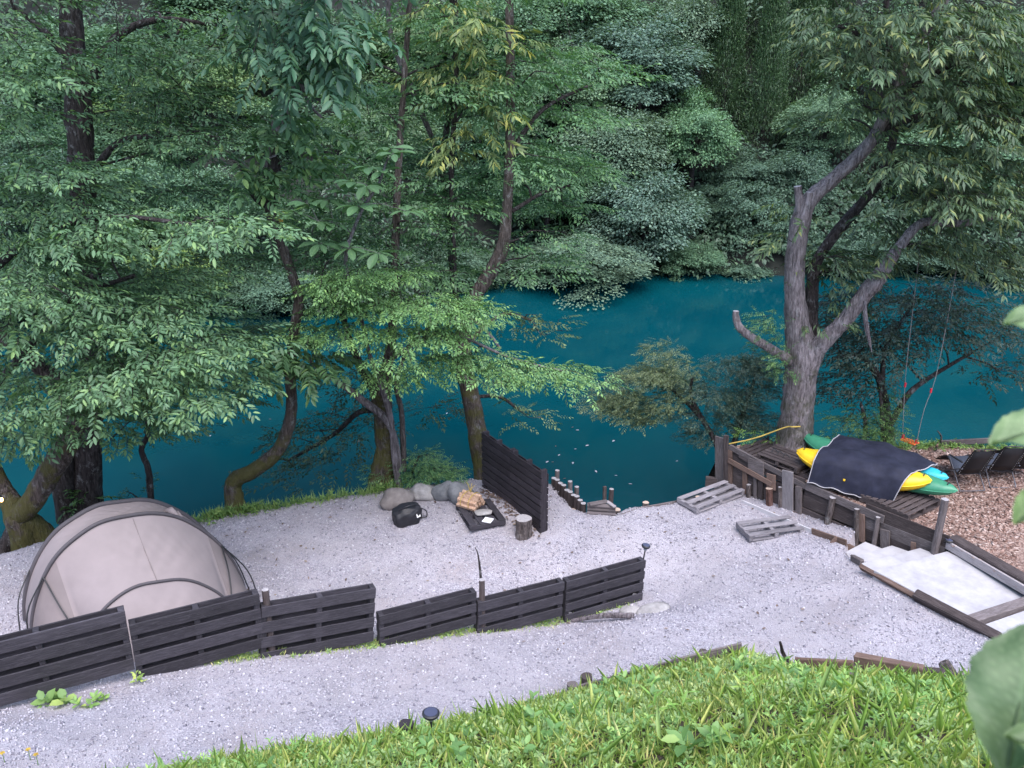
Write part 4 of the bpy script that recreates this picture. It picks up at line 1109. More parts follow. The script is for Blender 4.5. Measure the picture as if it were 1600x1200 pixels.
sh = mb.build('sheet', 'tarp_fabric', tarp, True)
sm = sh.modifiers.new('thick', 'SOLIDIFY'); sm.thickness = .008
R_ = np.array(rows)
for pts in (R_[0, :], R_[:, -1], R_[:, 0]):
    mb = MB(); tube(mb, [Vector(p) + UP * .004 for p in pts], [.011] * len(pts), 6, 1); mb.build('hem', 'tarp_hem', tarp, True)
q = Vector(R_[5, 24]); mb = MB(); box_at(mb, q + near * .02 + UP * .02, kax, UP, near, .045, .045, .02, .004); mb.build('tag', 'yellow_plastic', tarp)

# ------------------------------------------------------------------ reclining chairs
def chair(loc, rz, label):
    root = thing('reclining_chair', loc, label, 'chair', 'black reclining chairs facing the lake', rz)
    w = .25; prof_b = [(.2, .30), (.08, .5), (-.06, .76), (-.2, 1.02)]; prof_s = [(.2, .30), (.45, .36), (.72, .48)]; prof_f = [(.72, .48), (.92, .36), (1.1, .22)]
    def ribbon(nm, prof, mat, ww):
        mb = MB(); n = len(prof); v = [(s * ww, y, z + .0 - (.0 if s else 0)) for y, z in prof for s in (-1, 0, 1)]
        v = [(x, y, z - (.018 if abs(x) < .01 else 0)) for x, y, z in v]
        mb.add(v, [(i * 3 + k, i * 3 + k + 1, i * 3 + k + 4, i * 3 + k + 3) for i in range(n - 1) for k in (0, 1)])
        o = mb.build(nm, mat, root, True, local=True); md = o.modifiers.new('thick', 'SOLIDIFY'); md.thickness = .012; return o
    bk = ribbon('backrest', prof_b, 'chair_fabric', w - .012); ribbon('seat', prof_s, 'seat_fabric', w - .012); ribbon('footrest', prof_f, 'chair_fabric', w - .012)
    def tb(nm, pts, r=.013, mat='chair_tube', sub=4):
        mb = MB(); tube(mb, pts, [r] * len(pts), 7, sub); return mb.build(nm, mat, root, True, local=True)
    tb('back_frame', [(-w, .2, .30), (-w, -.06, .76), (-w + .02, -.2, 1.01), (-w + .08, -.225, 1.06), (w - .08, -.225, 1.06), (w - .02, -.2, 1.01), (w, -.06, .76), (w, .2, .30)], .014, 'black_metal')
    tb('seat_frame', [(-w, .15, .30), (-w, .45, .37), (-w, .72, .49), (-w, 1.1, .22), (w, 1.1, .22), (w, .72, .49), (w, .45, .37), (w, .15, .30)], .013, 'black_metal', 2)
    tb('rear_leg', [(-w - .02, .62, .56), (-w - .02, .3, .32), (-w - .02, -.02, .05), (-w + .03, -.05, .015), (w - .03, -.05, .015), (w + .02, -.02, .05), (w + .02, .3, .32), (w + .02, .62, .56)])
    tb('front_leg', [(-w - .03, .0, .52), (-w - .03, .45, .28), (-w - .03, .86, .05), (-w + .02, .9, .015), (w - .02, .9, .015), (w + .03, .86, .05), (w + .03, .45, .28), (w + .03, .0, .52)])
    for s in (-1, 1):
        mb = MB(); box_at(mb, (s * (w + .035), .3, .62), (1, 0, 0), (0, 1, -.12), (0, .12, 1), .045, .52, .028, .01); mb.build('armrest', 'black_plastic', root, local=True)
    mb = MB()
    for s in (-1, 1):
        for t in np.linspace(.06, .94, 13):
            y = .2 - .4 * t; z = .30 + .72 * t; box_at(mb, (s * (w - .022), y - .008, z - .004), (1, 0, 0), (0, 1, 0), (0, 0, 1), .009, .012, .009, .002)
    e = mb.build('lacing', 'eyelet', bk, local=True)
    return root
for (px, py, rz, lab) in ((1517, 766, .05, 'black reclining chair nearest the kayaks, leftmost of the row'), (1565, 761, -.06, 'black reclining chair in the middle of the row by the lake'), (1604, 757, .03, 'black reclining chair at the right picture edge, half cut off')):
    q = P(px, py, CHIP_Z + .02); chair((q.x, q.y, q.z), rz, lab)

# ------------------------------------------------------------------ lakeside rail
root = thing('plank_rail', P(1470, 699, CHIP_Z), 'grey barked plank nailed between crooked stakes at the lake edge', 'rail')
Yr = P(1470, 700, CHIP_Z).y
mb = MB(); board(mb, PY(1470, 692, Yr), PY(1552, 688, Yr), .13, .04, UP, .008, 0, .02); mb.build('plank', 'weathered_wood', root)
mb = MB(); tube(mb, [PY(1469, 712, Yr + .05), PY(1470, 690, Yr + .05), PY(1471, 682, Yr + .05), PY(1465, 673, Yr + .05)], [.028, .025, .02, .012], 6, 3, .1); mb.build('stake', 'log_bark', root)
mb = MB(); tube(mb, [PY(1546, 712, Yr + .05), PY(1547, 690, Yr + .05), PY(1549, 680, Yr + .05)], [.03, .026, .02], 6, 3, .1); mb.build('stake', 'log_bark', root)

# ------------------------------------------------------------------ swing
s0, s1 = P(1409, 685, 1.2), P(1433, 694, 1.2)
swing = thing('swing', (s0 + s1) / 2, 'orange rope swing hanging from the big tree over the shore', 'swing')
mb = MB(); board(mb, s0, s1, .2, .035, (s1 - s0).cross(UP), .01); mb.build('seat', 'orange_plastic', swing)
for ends, px in ((s0.lerp(s1, .06), ((1412, 640), (1416, 575), (1428, 470), (1436, 400), (1442, 348))), (s0.lerp(s1, .94), ((1444, 640), (1462, 590), (1482, 490), (1496, 410), (1505, 352)))):
    pts = [ends - UP * .02] + [PY(a, b_, ends.y) for a, b_ in px]
    mb = MB(); tube(mb, pts, [.009] * len(pts), 5, 3); mb.build('rope', 'rope', swing)
    mb = MB(); tube(mb, [ends + UP * .02, ends + UP * .10], [.035, .028], 8, 2); mb.build('knot', 'red_cord', swing, True)
    k = pts[1].lerp(pts[2], .6); mb = MB(); tube(mb, [k - UP * .05, k + UP * .05], [.024, .024], 8, 2); mb.build('knot', 'red_cord', swing, True)
# yellow strap round the big tree
mb = MB(); a = wp(1137, 694, .0); b_ = PY(1226, 668, 18.6); tube(mb, [a, a.lerp(b_, .5) - UP * .05, b_, PY(1240, 667, 18.45), PY(1257, 666, 18.6)], [.016] * 5, 6, 4)
setp(mb.build('strap', 'yellow_strap'), 'yellowed strap tied from the plank wall round the big trunk', 'strap')

# ------------------------------------------------------------------ boards, stakes and timbers at the foot of the grass slope
edge_line([G(748, 1122), G(810, 1107), G(887, 1086)], .10, .035, 'weathered_wood', 'low grey board edging the path, left of the two short log stakes', zoff=-.02)
edge_line([G(890, 1086), G(1052, 1043)], .16, .035, 'weathered_wood', 'grey board edging the path below the two log stakes', zoff=-.02)
a, b_ = G(1050, 1045), G(1157, 1025); mb = MB(); board(mb, a + UP * .06, b_ + UP * .14, .24, .035, UP, .005, 0, .006); setp(mb.build('edging_board', 'weathered_wood'), 'tilted grey board with a high right end above the grass', 'board')
for (px, py, r, h, lab, mt) in ((894, 1082, .085, .15, 'short pale log stake, left of a pair at the path edge', 'weathered_wood'), (916, 1076, .095, .24, 'short dark log stake, right of a pair at the path edge', 'old_plank'), (1098, 1031, .085, .16, 'dark log stake behind the tilted grey board', 'old_plank'), (636, 1152, .1, .22, 'dark log stake beside the solar light in the grass', 'black_wood')):
    q = G(px, py); post_obj('log_stake', q - UP * .2, q + UP * h, r, [mt, mt], lab, 'stake', 'log stakes at the path edge', 12)
def timber(px0, py0, px1, py1, h, w, mat, lab, dz0=0.0, dz1=0.0):
    a, b_ = G(px0, py0), G(px1, py1); mb = MB(); board(mb, a + UP * (h / 2 + dz0), b_ + UP * (h / 2 + dz1), h, w, UP, .015, 0, .02); setp(mb.build('edging_timber', mat), lab, 'timber')
timber(1241, 1043, 1333, 1050, .2, .05, 'brown_plank', 'reddish plank on edge beside the crooked root')
timber(1335, 1046, 1443, 1066, .26, .14, 'brown_plank', 'thick brown timber in the middle of the path edge', .03, .0)
timber(1443, 1066, 1477, 1070, .24, .13, 'old_plank', 'dark rotten timber block beside the pale log end')
timber(1495, 1068, 1520, 1069, .2, .1, 'weathered_wood', 'grey timber end beside the large foreground leaf')
timber(1252, 1056, 1340, 1062, .12, .05, 'weathered_wood', 'grey weathered board lying below the reddish plank')
q = G(1485, 1066); d = unit(Vector((0, 1, .05))); mb = MB(); tube(mb, [q - d * .12 + UP * .11, q + d * .25 + UP * .12], [.095, .09], 12, 2, .05, True, 0, 1); setp(mb.build('cut_log', ['log_bark', 'cut_wood']), 'pale sawn log end facing the grass at the path edge', 'log')
q = G(1236, 1045); mb = MB(); tube(mb, [G(1256, 1046) + UP * .0, q + UP * .1, G(1223, 1040) + UP * .2, PY(1219, 1003, G(1223, 1040).y)], [.03, .04, .035, .022], 7, 4, .15); setp(mb.build('root', 'dark_bark'), 'dark crooked root curling up from the path edge', 'root')
q = G(1170, 1032); rock('edge_stone', q, (.16, .1, .09), 'pale_stone', 'small pale stone between the tilted board and the root', seed=31, flat=.5)

# ------------------------------------------------------------------ trees on the near shore
def tree_root(name, px, py, y, label, category='tree', z=None, group=None):
    q = PY(px, py, y); zz = gz1(q.x, q.y) if z is None else z
    return thing(name, (q.x, q.y, zz), label, category, group)
def mpp(p): return (Vector(p) - Vector((0, 0, CAM_Z))).length / FPX
class Tree:
    def __init__(s, root): s.root, s.pts = root, []
    def limb(s, px, mat, nm='limb', seg=10, rough=.07, cut=False, sub=5):
        """px: (x, y, depth, width in photograph pixels)"""
        pts = [PY(a, b, c) for a, b, c, w in px]; rad = [max(.006, w * mpp(p) * .5) for p, (a, b, c, w) in zip(pts, px)]
        mb = MB(); p, r = tube(mb, pts, rad, seg, sub, rough, True, 0, 1 if cut else None)
        s.pts += [(Vector(a), b) for a, b in zip(p, r)]
        return mb.build(nm, [mat, 'grey_cut_wood'] if cut else mat, s.root, True)
    def pads(s, regs, r=(.7, 1.25), th=.16, zmin=None, avoid=()):
        out = []; ax = s.root.location
        for (px, py, rx, ry, n, y0, y1) in regs:
            for _ in range(n):
                a = random.random() * 6.283; q = math.sqrt(random.random())
                X_, Y_ = px + rx * q * math.cos(a), py + ry * q * math.sin(a)
                if any(x0 < X_ < x1 and z0 < Y_ < z1 for x0, z0, x1, z1 in avoid): continue
                c = PY(X_, Y_, random.uniform(y0, y1))
                if zmin is not None: c.z = max(c.z, zmin)
                o = Vector((c.x - ax.x, c.y - ax.y, 0)); o = o.normalized() if o.length > .1 else Vector((0, -1, 0))
                out.append((list(c), random.uniform(*r), th, (o.x, o.y)))
        return out
    def branches(s, pads, mat, r0=.028):
        mb = MB(); nodes = list(s.pts); todo = [(Vector(c), r, o) for c, r, th, o in pads]
        N = np.array([list(p) for p, r in nodes]); 
        todo.sort(key=lambda q: np.min(np.linalg.norm(N - np.array(q[0]), axis=1)))
        for c, r, o in todo:
            best = min(nodes, key=lambda q: (q[0] - c).length + 1.2 * max(0, q[0].z - c.z + .2))
            a = best[0]; L = (c - a).length
            if L < .12: nodes.append((c, .01)); continue
            e = c + Vector((o[0], o[1], -.12)) * r * .6
            w = lambda: Vector((random.uniform(-1, 1), random.uniform(-1, 1), random.uniform(-.5, .5))) * L * .09
            rr = min(max(.008, best[1] * .6), r0)
            m1, m2 = a.lerp(c, .35) + UP * (.07 * L) + w(), a.lerp(c, .7) + UP * (.05 * L) + w()
            tube(mb, [a, m1, m2, c, e], [rr, rr * .8, rr * .62, rr * .45, .004], 5, 3, .05, False)
            nodes += [(m1, rr * .8), (m2, rr * .62), (c, rr * .45)]
        return mb.build('branchwork', mat, s.root, True)
    def crown(s, pads, per, twig, kind, k, mat, color=(1, 1, 1), nm='crown', bark=None, **kw):
        tw = []
        V, Q, T = foliage(pads, per, twig, spray(kind, k), twigs=tw, **kw)
        o = quads_obj(nm, V, Q, mat, s.root, T); o.color = (*color, 1)
        if bark:
            V, Q, T = twig_quads(tw, .005 + twig * .004); quads_obj('twig_spray', V, Q, bark, s.root, T)
        return o

# leaning mossy tree at the left edge
t = Tree(tree_root('leaning_tree', 40, 850, 15.9, 'mossy tree with a bent leaning limb at the left picture edge, behind the tent', z=.1))
t.limb([(40, 905, 15.9, 34), (37, 850, 15.9, 32), (30, 812, 15.9, 36), (14, 780, 16.0, 26), (-8, 740, 16.1, 22), (-40, 640, 16.1, 20), (-70, 500, 16, 18), (-60, 300, 16, 15)], 'mossy_bark', 'trunk')
t.limb([(92, 865, 16.2, 36), (62, 832, 16.1, 36), (34, 808, 15.9, 34)], 'mossy_bark')
t.limb([(26, 806, 15.9, 30), (50, 786, 15.8, 30), (83, 733, 15.7, 32), (108, 690, 15.6, 34), (122, 640, 15.6, 28), (100, 600, 15.6, 24), (70, 580, 15.6, 22), (30, 545, 15.6, 22), (-10, 510, 15.6, 20), (-60, 430, 15.6, 16)], 'mossy_bark')
t.limb([(-5, 880, 15.7, 18), (22, 828, 15.9, 20)], 'dark_bark')
t.limb([(122, 640, 15.6, 14), (160, 590, 15.2, 11), (230, 560, 14.8, 8), (310, 545, 14.4, 5)], 'dark_bark'); t.limb([(-40, 640, 16.1, 14), (30, 560, 15.2, 11), (110, 470, 14.8, 8), (210, 430, 14.4, 5)], 'dark_bark')
t.limb([(-70, 480, 16, 13), (40, 380, 15, 10), (160, 340, 14.5, 8), (300, 350, 14.2, 5)], 'dark_bark')
pd = t.pads([(70, 485, 120, 50, 13, 13.2, 15.8), (190, 450, 100, 50, 8, 13.6, 16), (230, 520, 100, 50, 11, 13.2, 15.8), (315, 520, 40, 36, 4, 13.4, 14.8), (110, 590, 130, 45, 13, 13, 15.5), (250, 610, 90, 50, 9, 13.4, 15.5), (60, 670, 80, 40, 6, 13.4, 15),
               (190, 660, 60, 30, 4, 13.8, 15.2), (60, 370, 100, 50, 10, 13.4, 16), (200, 350, 130, 26, 9, 13.5, 15), (330, 345, 60, 12, 4, 13.6, 14.4), (50, 270, 100, 60, 9, 14, 16.5), (60, 130, 90, 60, 9, 13.8, 16), (40, 30, 80, 50, 7, 13.8, 16), (10, -120, 150, 70, 10, 13, 17), (-120, 400, 80, 250, 14, 13, 17)], (.5, 1.0), .11, None, ((70, -40, 190, 170), (90, 640, 175, 800), (-20, 520, 70, 600), (350, 400, 600, 800)))
t.branches(pd, 'dark_bark', .02); t.crown(pd, 14, .43, 'alternate', 11, 'zelkova_leaf', bark='dark_bark', fine=True)

# straight dark trunk behind it
t = Tree(tree_root('straight_tree', 140, 800, 17.2, 'tall straight dark-barked tree rising behind the tent out of the picture', z=-.2))
t.limb([(140, 825, 17.2, 44), (138, 700, 17.2, 36), (147, 600, 17.2, 34), (142, 450, 17.2, 33), (132, 300, 17.2, 33), (126, 190, 17.2, 36), (118, 100, 17.2, 30), (112, 0, 17.2, 27), (105, -160, 17.2, 20), (110, -300, 17, 12)], 'dark_bark', 'trunk', 12, .1)
t.limb([(108, 812, 17.0, 34), (99, 740, 17.0, 30), (112, 660, 17.1, 26), (140, 590, 17.2, 20)], 'dark_bark')
t.limb([(128, 150, 17.2, 16), (180, 60, 17.2, 12), (250, 30, 17.5, 8), (340, 40, 18, 5)], 'dark_bark'); t.limb([(130, 290, 17.2, 12), (190, 220, 17, 9), (290, 215, 16.8, 5)], 'dark_bark'); t.limb([(120, 110, 17.2, 12), (70, 50, 17, 9), (20, 10, 16.8, 5)], 'dark_bark')
pd = t.pads([(250, 60, 150, 60, 16, 15.8, 19), (150, 130, 150, 60, 11, 16.5, 19), (260, 200, 110, 50, 9, 16, 18.5), (60, 200, 100, 80, 9, 17, 19.5), (250, 290, 120, 50, 9, 16.5, 19), (150, 400, 150, 60, 12, 17.5, 20), (290, 400, 80, 40, 6, 17, 19), (100, 540, 120, 60, 9, 17.8, 20), (280, 640, 90, 40, 5, 17.8, 19.5), (370, 550, 60, 50, 9, 18.2, 20.5), (320, 470, 70, 40, 6, 18.2, 20.5), (100, -120, 280, 90, 26, 14.5, 20)], (.6, 1.15), .15, None, ((75, -20, 175, 200), (90, 620, 175, 800)))
t.branches(pd, 'dark_bark'); t.crown(pd, 13, .43, 'alternate', 10, 'zelkova_leaf', (.78, .84, .86), bark='dark_bark')
# thin sapling stem over the water
t = Tree(tree_root('sapling', 236, 795, 17.3, 'thin crooked sapling rising behind the tent roof, over the water', z=-.3))
t.limb([(237, 810, 17.3, 10), (235, 760, 17.3, 9), (231, 730, 17.3, 9), (221, 702, 17.3, 8), (231, 678, 17.3, 7), (228, 640, 17.2, 6)], 'dark_bark', 'trunk', 8)
pd = t.pads([(225, 630, 50, 25, 4, 16.8, 17.6), (200, 760, 40, 20, 3, 17.2, 17.8)], (.4, .6), .1)
t.branches(pd, 'dark_bark'); t.crown(pd, 9, .42, 'alternate', 9, 'zelkova_leaf', (.7, .75, .7))

# s-curved tree with a sawn stub
t = Tree(tree_root('curved_tree', 367, 798, 17.7, 's-curved slender tree with a sawn-off stub, leaning over the water', z=-.1))
t.limb([(370, 812, 17.7, 34), (364, 775, 17.7, 27), (366, 752, 17.7, 24), (398, 734, 17.7, 22), (432, 706, 17.7, 20), (450, 668, 17.7, 19), (455, 630, 17.7, 17), (453, 580, 17.7, 17), (459, 520, 17.6, 17), (466, 470, 17.6, 15), (456, 430, 17.5, 14), (440, 385, 17.5, 15), (425, 340, 17.4, 18), (422, 310, 17.4, 17)], 'mossy_bark', 'trunk', 11, .08)
t.limb([(421, 320, 17.4, 15), (426, 285, 17.3, 18), (428, 262, 17.3, 19), (424, 244, 17.25, 15)], 'dark_bark', 'sawn_stub', 11, .06, True)
t.limb([(422, 322, 17.4, 13), (402, 310, 17.4, 12), (392, 292, 17.4, 10), (388, 270, 17.4, 7)], 'dark_bark')
t.limb([(428, 252, 17.3, 4), (427, 215, 17.3, 3.5), (424, 178, 17.3, 2.5)], 'pale_bark', 'dead_twig', 6)
t.limb([(402, 305, 17.4, 8), (425, 230, 17.2, 8), (440, 190, 17.0, 8), (458, 150, 16.9, 7), (453, 95, 16.8, 6), (462, 20, 16.7, 6), (470, -80, 16.6, 5)], 'pale_bark')
t.limb([(455, 95, 16.8, 5), (474, 140, 16.6, 5), (485, 165, 16.6, 5), (503, 184, 16.6, 4)], 'pale_bark', 'dead_branch', 7)
pd = t.pads([(450, 45, 55, 40, 9, 15.4, 16.8), (515, 50, 30, 45, 5, 15.4, 16.6), (400, 20, 25, 30, 3, 15.4, 16.8), (470, -60, 130, 50, 12, 15, 17.5), (480, 110, 30, 30, 2, 15.6, 16.4)], (.3, .55), .2)
pd2 = t.pads([(420, 190, 55, 30, 4, 16.8, 17.6), (395, 265, 40, 40, 5, 16.8, 17.6), (470, 240, 40, 30, 3, 16.8, 17.6), (455, 540, 45, 25, 4, 16.8, 17.4), (500, 560, 30, 20, 2, 16.8, 17.4), (400, 555, 30, 18, 2, 17, 17.5)], (.35, .6), .14)
t.branches(pd + pd2, 'dark_bark', .016); t.crown(pd, 12, .62, 'pinnate', 12, 'pinnate_leaf', bark='dark_bark', fine=True, droop=-.4); t.crown(pd2, 11, .55, 'pinnate', 14, 'pinnate_leaf', (1.3, 1.15, .85), 'lower_leaves', fine=True)
# a few yellowed leaves
for k, (px, py) in enumerate(((437, 333), (441, 326))):
    c = PY(px, py, 17.1); V, Q, T = leaf_arrays(np.array([list(c)]), np.array([[.2, -.3, -1.0]]), np.array([[.3, -1, .2]]), np.array([.22]), np.array([.1]), True); quads_obj('yellow_leaf', V, Q, 'yellow_leaf', t.root, T)

# magnolia sapling with large leaf whorls
t = Tree(tree_root('magnolia', 622, 750, 18.7, 'young tree with large pale leaf whorls in front of the central trees', z=-.2))
t.limb([(624, 765, 18.7, 11), (617, 715, 18.6, 10), (610, 650, 18.5, 9), (595, 600, 18.3, 8), (578, 555, 18, 7), (560, 480, 17.5, 6), (540, 410, 17, 6), (560, 340, 16.8, 5), (590, 290, 16.6, 4), (605, 250, 16.6, 3)], 'pale_bark', 'trunk', 8)
wh = [(615, 240), (597, 268), (572, 290), (612, 232), (555, 285), (526, 282), (560, 322), (512, 312), (462, 332), (480, 318), (520, 348), (497, 345), (590, 395), (546, 388), (500, 380), (578, 262), (635, 330), (540, 300)]
pd = [(list(PY(px, py, 16.4 + random.uniform(-.3, .3))), .15, .05, (random.uniform(-1, 1), -.6)) for px, py in wh]
t.branches(pd, 'pale_bark', .012)
mv, mt = [], []
for i in range(11):
    u = i / 10; w = .23 * (math.sin(math.pi * (.03 + .97 * u ** 1.25)) ** .7) if u < 1 else .0
    for j in range(7):
        s = j / 3 - 1; ve = max(0, 1 - abs(((u - .25 * abs(s)) * 7) % 1 - .5) * 6); mv.append((u, w * s, .10 * w * abs(s) * 3 - .22 * u * u - .008 * ve)); mt.append(.35 + .3 * ve + (.3 if j == 3 else 0))
lo = quads_obj('leaf', mv, [(i * 7 + j, i * 7 + j + 1, i * 7 + j + 8, i * 7 + j + 7) for i in range(10) for j in range(6)], 'magnolia_leaf', None, mt, True, True); MAG = lo.data; bpy.data.objects.remove(lo)
for (c, r, th, o) in pd:
    a0 = random.random() * 6; tone_ = random.uniform(.8, 1.25)
    for k in range(7):
        a = a0 + k * .9 + random.uniform(-.2, .2); L_ = random.uniform(.26, .40); el = random.uniform(-.35, .25)
        dx = Vector((math.cos(a) * math.cos(el), math.sin(a) * math.cos(el), math.sin(el))); dy = unit(UP.cross(dx) + Vector((0, 0, random.uniform(-.3, .3)))); dz = unit(dx.cross(dy)); dy = dz.cross(dx)
        lf = bpy.data.objects.new('leaf', MAG); COL.objects.link(lf); lf.parent = t.root
        lf.matrix_local = Matrix.Translation(Vector(c) + dx * .04 - t.root.location) @ place_frame(Vector((0, 0, 0)), dx, dy, dz) @ Matrix.Diagonal((L_, L_, L_, 1)); lf.color = (tone_, tone_, tone_ * .95, 1)

# mossy central trunk with bright layered foliage
t = Tree(tree_root('layered_tree', 600, 755, 18.9, 'mossy central tree with bright green layered foliage over the boulders', z=-.2))
t.limb([(593, 778, 18.9, 44), (598, 740, 18.9, 36), (604, 700, 18.9, 32), (600, 650, 18.9, 30), (596, 612, 18.9, 32), (606, 570, 18.9, 18), (614, 510, 18.8, 14), (617, 420, 18.8, 13), (621, 300, 18.7, 11), (630, 150, 18.7, 9), (640, 0, 18.7, 8), (640, -120, 18.7, 6)], 'mossy_bark', 'trunk', 12, .09)
t.limb([(594, 622, 18.9, 20), (574, 590, 18.8, 15), (558, 560, 18.7, 13), (546, 530, 18.5, 10), (530, 480, 18, 8), (500, 440, 17.4, 5)], 'dark_bark')
t.limb([(625, 735, 18.7, 10), (615, 680, 18.6, 10), (600, 652, 18.5, 12), (575, 632, 18.4, 12), (540, 605, 18.2, 10), (505, 582, 17.9, 7), (480, 560, 17.7, 5)], 'pale_bark')
t.limb([(631, 735, 18.8, 9), (630, 690, 18.8, 9), (627, 640, 18.8, 8), (620, 600, 18.8, 8), (640, 540, 18.4, 6), (690, 500, 17.8, 5)], 'log_bark')
t.limb([(612, 560, 18.8, 9), (660, 530, 18, 7), (690, 522, 17.6, 6), (730, 530, 17.2, 5), (800, 560, 16.9, 4), (880, 580, 16.8, 3)], 'pale_bark')
t.limb([(596, 640, 18.9, 12), (560, 645, 19.2, 9), (520, 680, 19.6, 6), (450, 720, 20, 4)], 'dark_bark')
pd = t.pads([(535, 440, 45, 9, 7, 16.4, 18), (600, 425, 90, 9, 9, 16.6, 18.3), (560, 470, 80, 9, 8, 16.4, 18), (690, 470, 90, 9, 9, 16.4, 17.8), (740, 490, 50, 6, 4, 16.4, 17.4), (620, 515, 90, 9, 8, 16.4, 18), (690, 555, 90, 7, 8, 16.2, 17.4), (790, 575, 70, 5, 6, 16.2, 17.2), (870, 582, 55, 5, 5, 16.2, 17), (640, 585, 60, 6, 4, 16.6, 17.6), (540, 510, 50, 9, 4, 16.8, 17.8)], (.42, .8), .045, None, ((380, 380, 505, 800), (700, 500, 760, 545), (738, 360, 805, 455)))
t.branches(pd, 'dark_bark', .018); t.crown(pd, 24, .33, 'alternate', 10, 'maple_leaf', (1.1, 1.12, 1), bark='dark_bark')
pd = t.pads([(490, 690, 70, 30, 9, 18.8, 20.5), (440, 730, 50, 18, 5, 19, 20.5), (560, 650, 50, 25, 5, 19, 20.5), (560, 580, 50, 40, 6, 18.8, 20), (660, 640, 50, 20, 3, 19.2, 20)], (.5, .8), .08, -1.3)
t.branches(pd, 'dark_bark', .016); t.crown(pd, 12, .40, 'alternate', 9, 'dark_leaf', (1.25, 1.3, .95), 'dark_green_foliage')  # low hanging boughs with darker green leaves
pd = t.pads([(600, 340, 110, 50, 16, 18, 21), (560, 230, 90, 60, 12, 18.5, 21.5), (640, 130, 110, 60, 14, 18.5, 21.5), (520, 380, 90, 40, 9, 18, 20.5), (640, -60, 160, 70, 14, 18, 21.5), (700, 400, 70, 30, 6, 18.4, 20), (480, 300, 60, 60, 6, 19, 21)], (.6, 1.1), .13, None, ((700, 350, 800, 460),))
t.branches(pd, 'dark_bark'); t.crown(pd, 13, .42, 'alternate', 10, 'maple_leaf', (.62, .68, .72), 'upper_crown')

# trunk behind the black screen
t = Tree(tree_root('bent_tree', 757, 765, 19.1, 'tall mossy bent tree rising behind the black pallet screen', z=-.4))
t.limb([(759, 800, 19.1, 34), (754, 735, 19.1, 30), (746, 680, 19.1, 30), (735, 620, 19.1, 28), (724, 570, 19.1, 27), (725, 510, 19.1, 24), (742, 462, 19.1, 22), (768, 422, 19.2, 23), (786, 380, 19.2, 20), (792, 320, 19.2, 16), (796, 230, 19.3, 14), (797, 120, 19.4, 13), (795, 0, 19.5, 12), (793, -140, 19.6, 9)], 'mossy_bark', 'trunk', 12, .08)
t.limb([(725, 560, 19.1, 12), (705, 535, 19, 10), (680, 522, 18.8, 7), (650, 522, 18.6, 5)], 'mossy_bark'); t.limb([(738, 530, 19.1, 8), (758, 510, 19.3, 7), (790, 490, 19.5, 5), (830, 500, 19.6, 4)], 'mossy_bark')
t.limb([(740, 500, 19, 5), (765, 522, 18.6, 5), (782, 545, 18.4, 4)], 'pale_bark', 'dead_branch', 7); t.limb([(735, 620, 19.1, 6), (780, 620, 19.6, 5), (810, 640, 19.8, 4)], 'dark_bark')
t.limb([(712, 470, 19.4, 6), (709, 380, 19.4, 6), (705, 270, 19.4, 8), (712, 150, 19.4, 8), (712, 60, 19.4, 7), (715, -60, 19.4, 6)], 'dark_bark'); t.limb([(725, 560, 19.2, 8), (712, 470, 19.4, 6)], 'dark_bark')
t.limb([(796, 240, 19.3, 8), (850, 170, 19.6, 6), (930, 130, 20, 4)], 'dark_bark'); t.limb([(800, 330, 19.2, 7), (850, 300, 19.4, 5), (890, 290, 19.5, 4)], 'dark_bark')
pd = t.pads([(760, 120, 90, 80, 15, 18.6, 22), (850, 230, 80, 70, 16, 18.8, 22), (840, 330, 70, 35, 8, 19, 21.5), (730, 270, 90, 60, 13, 18.8, 21.5), (880, 120, 80, 60, 10, 19.5, 22), (720, 360, 70, 30, 7, 19, 21), (780, -40, 160, 60, 14, 18, 22.5), (690, 60, 60, 50, 7, 18.6, 21), (850, 400, 40, 15, 2, 19.5, 20.5)], (.6, 1.1), .12, None, ((768, 270, 812, 430), (730, 350, 805, 460)))
t.branches(pd, 'dark_bark'); t.crown(pd, 13, .42, 'alternate', 10, 'maple_leaf', (.76, .82, .88))
pd = t.pads([(830, 510, 55, 25, 6, 19.3, 20.3), (800, 640, 40, 14, 2, 19.4, 20), (880, 520, 25, 12, 2, 19.6, 20.2), (830, 645, 25, 10, 2, 19.4, 20), (770, 600, 40, 16, 2, 19.4, 20)], (.35, .6), .1)
t.branches(pd, 'dark_bark', .014); t.crown(pd, 12, .36, 'alternate', 9, 'olive_leaf', (1, 1.1, 1), 'low_foliage')
# yellow-tinged chestnut beside it
t = Tree(tree_root('slender_chestnut', 752, 740, 20.2, 'slender chestnut with yellow-green leaf tips behind the central trees', z=-1.6))
t.limb([(752, 770, 20.2, 12), (742, 660, 20.2, 11), (728, 560, 20.2, 10), (722, 500, 20.3, 10), (708, 440, 20.6, 9), (702, 360, 20.8, 9), (692, 250, 20.8, 9), (712, 120, 20, 9), (710, 40, 19.6, 8), (700, -60, 19.6, 7)], 'dark_bark', 'trunk', 8)
t.limb([(690, 250, 20.8, 7), (640, 130, 20.4, 9), (612, 60, 20.2, 8), (605, -20, 20, 7)], 'pale_bark')
pd = t.pads([(740, 60, 45, 50, 6, 18.4, 19.6), (770, 150, 25, 20, 2, 18.4, 19.4), (720, 210, 50, 40, 5, 18.4, 19.6), (700, 20, 70, 30, 6, 18.4, 20), (690, 130, 30, 40, 3, 18.6, 19.6)], (.4, .7), .16)
t.branches(pd, 'dark_bark', .014); t.crown(pd, 8, .5, 'lance', 8, 'chestnut_leaf', (1.45, 1.4, .9), fine=False)

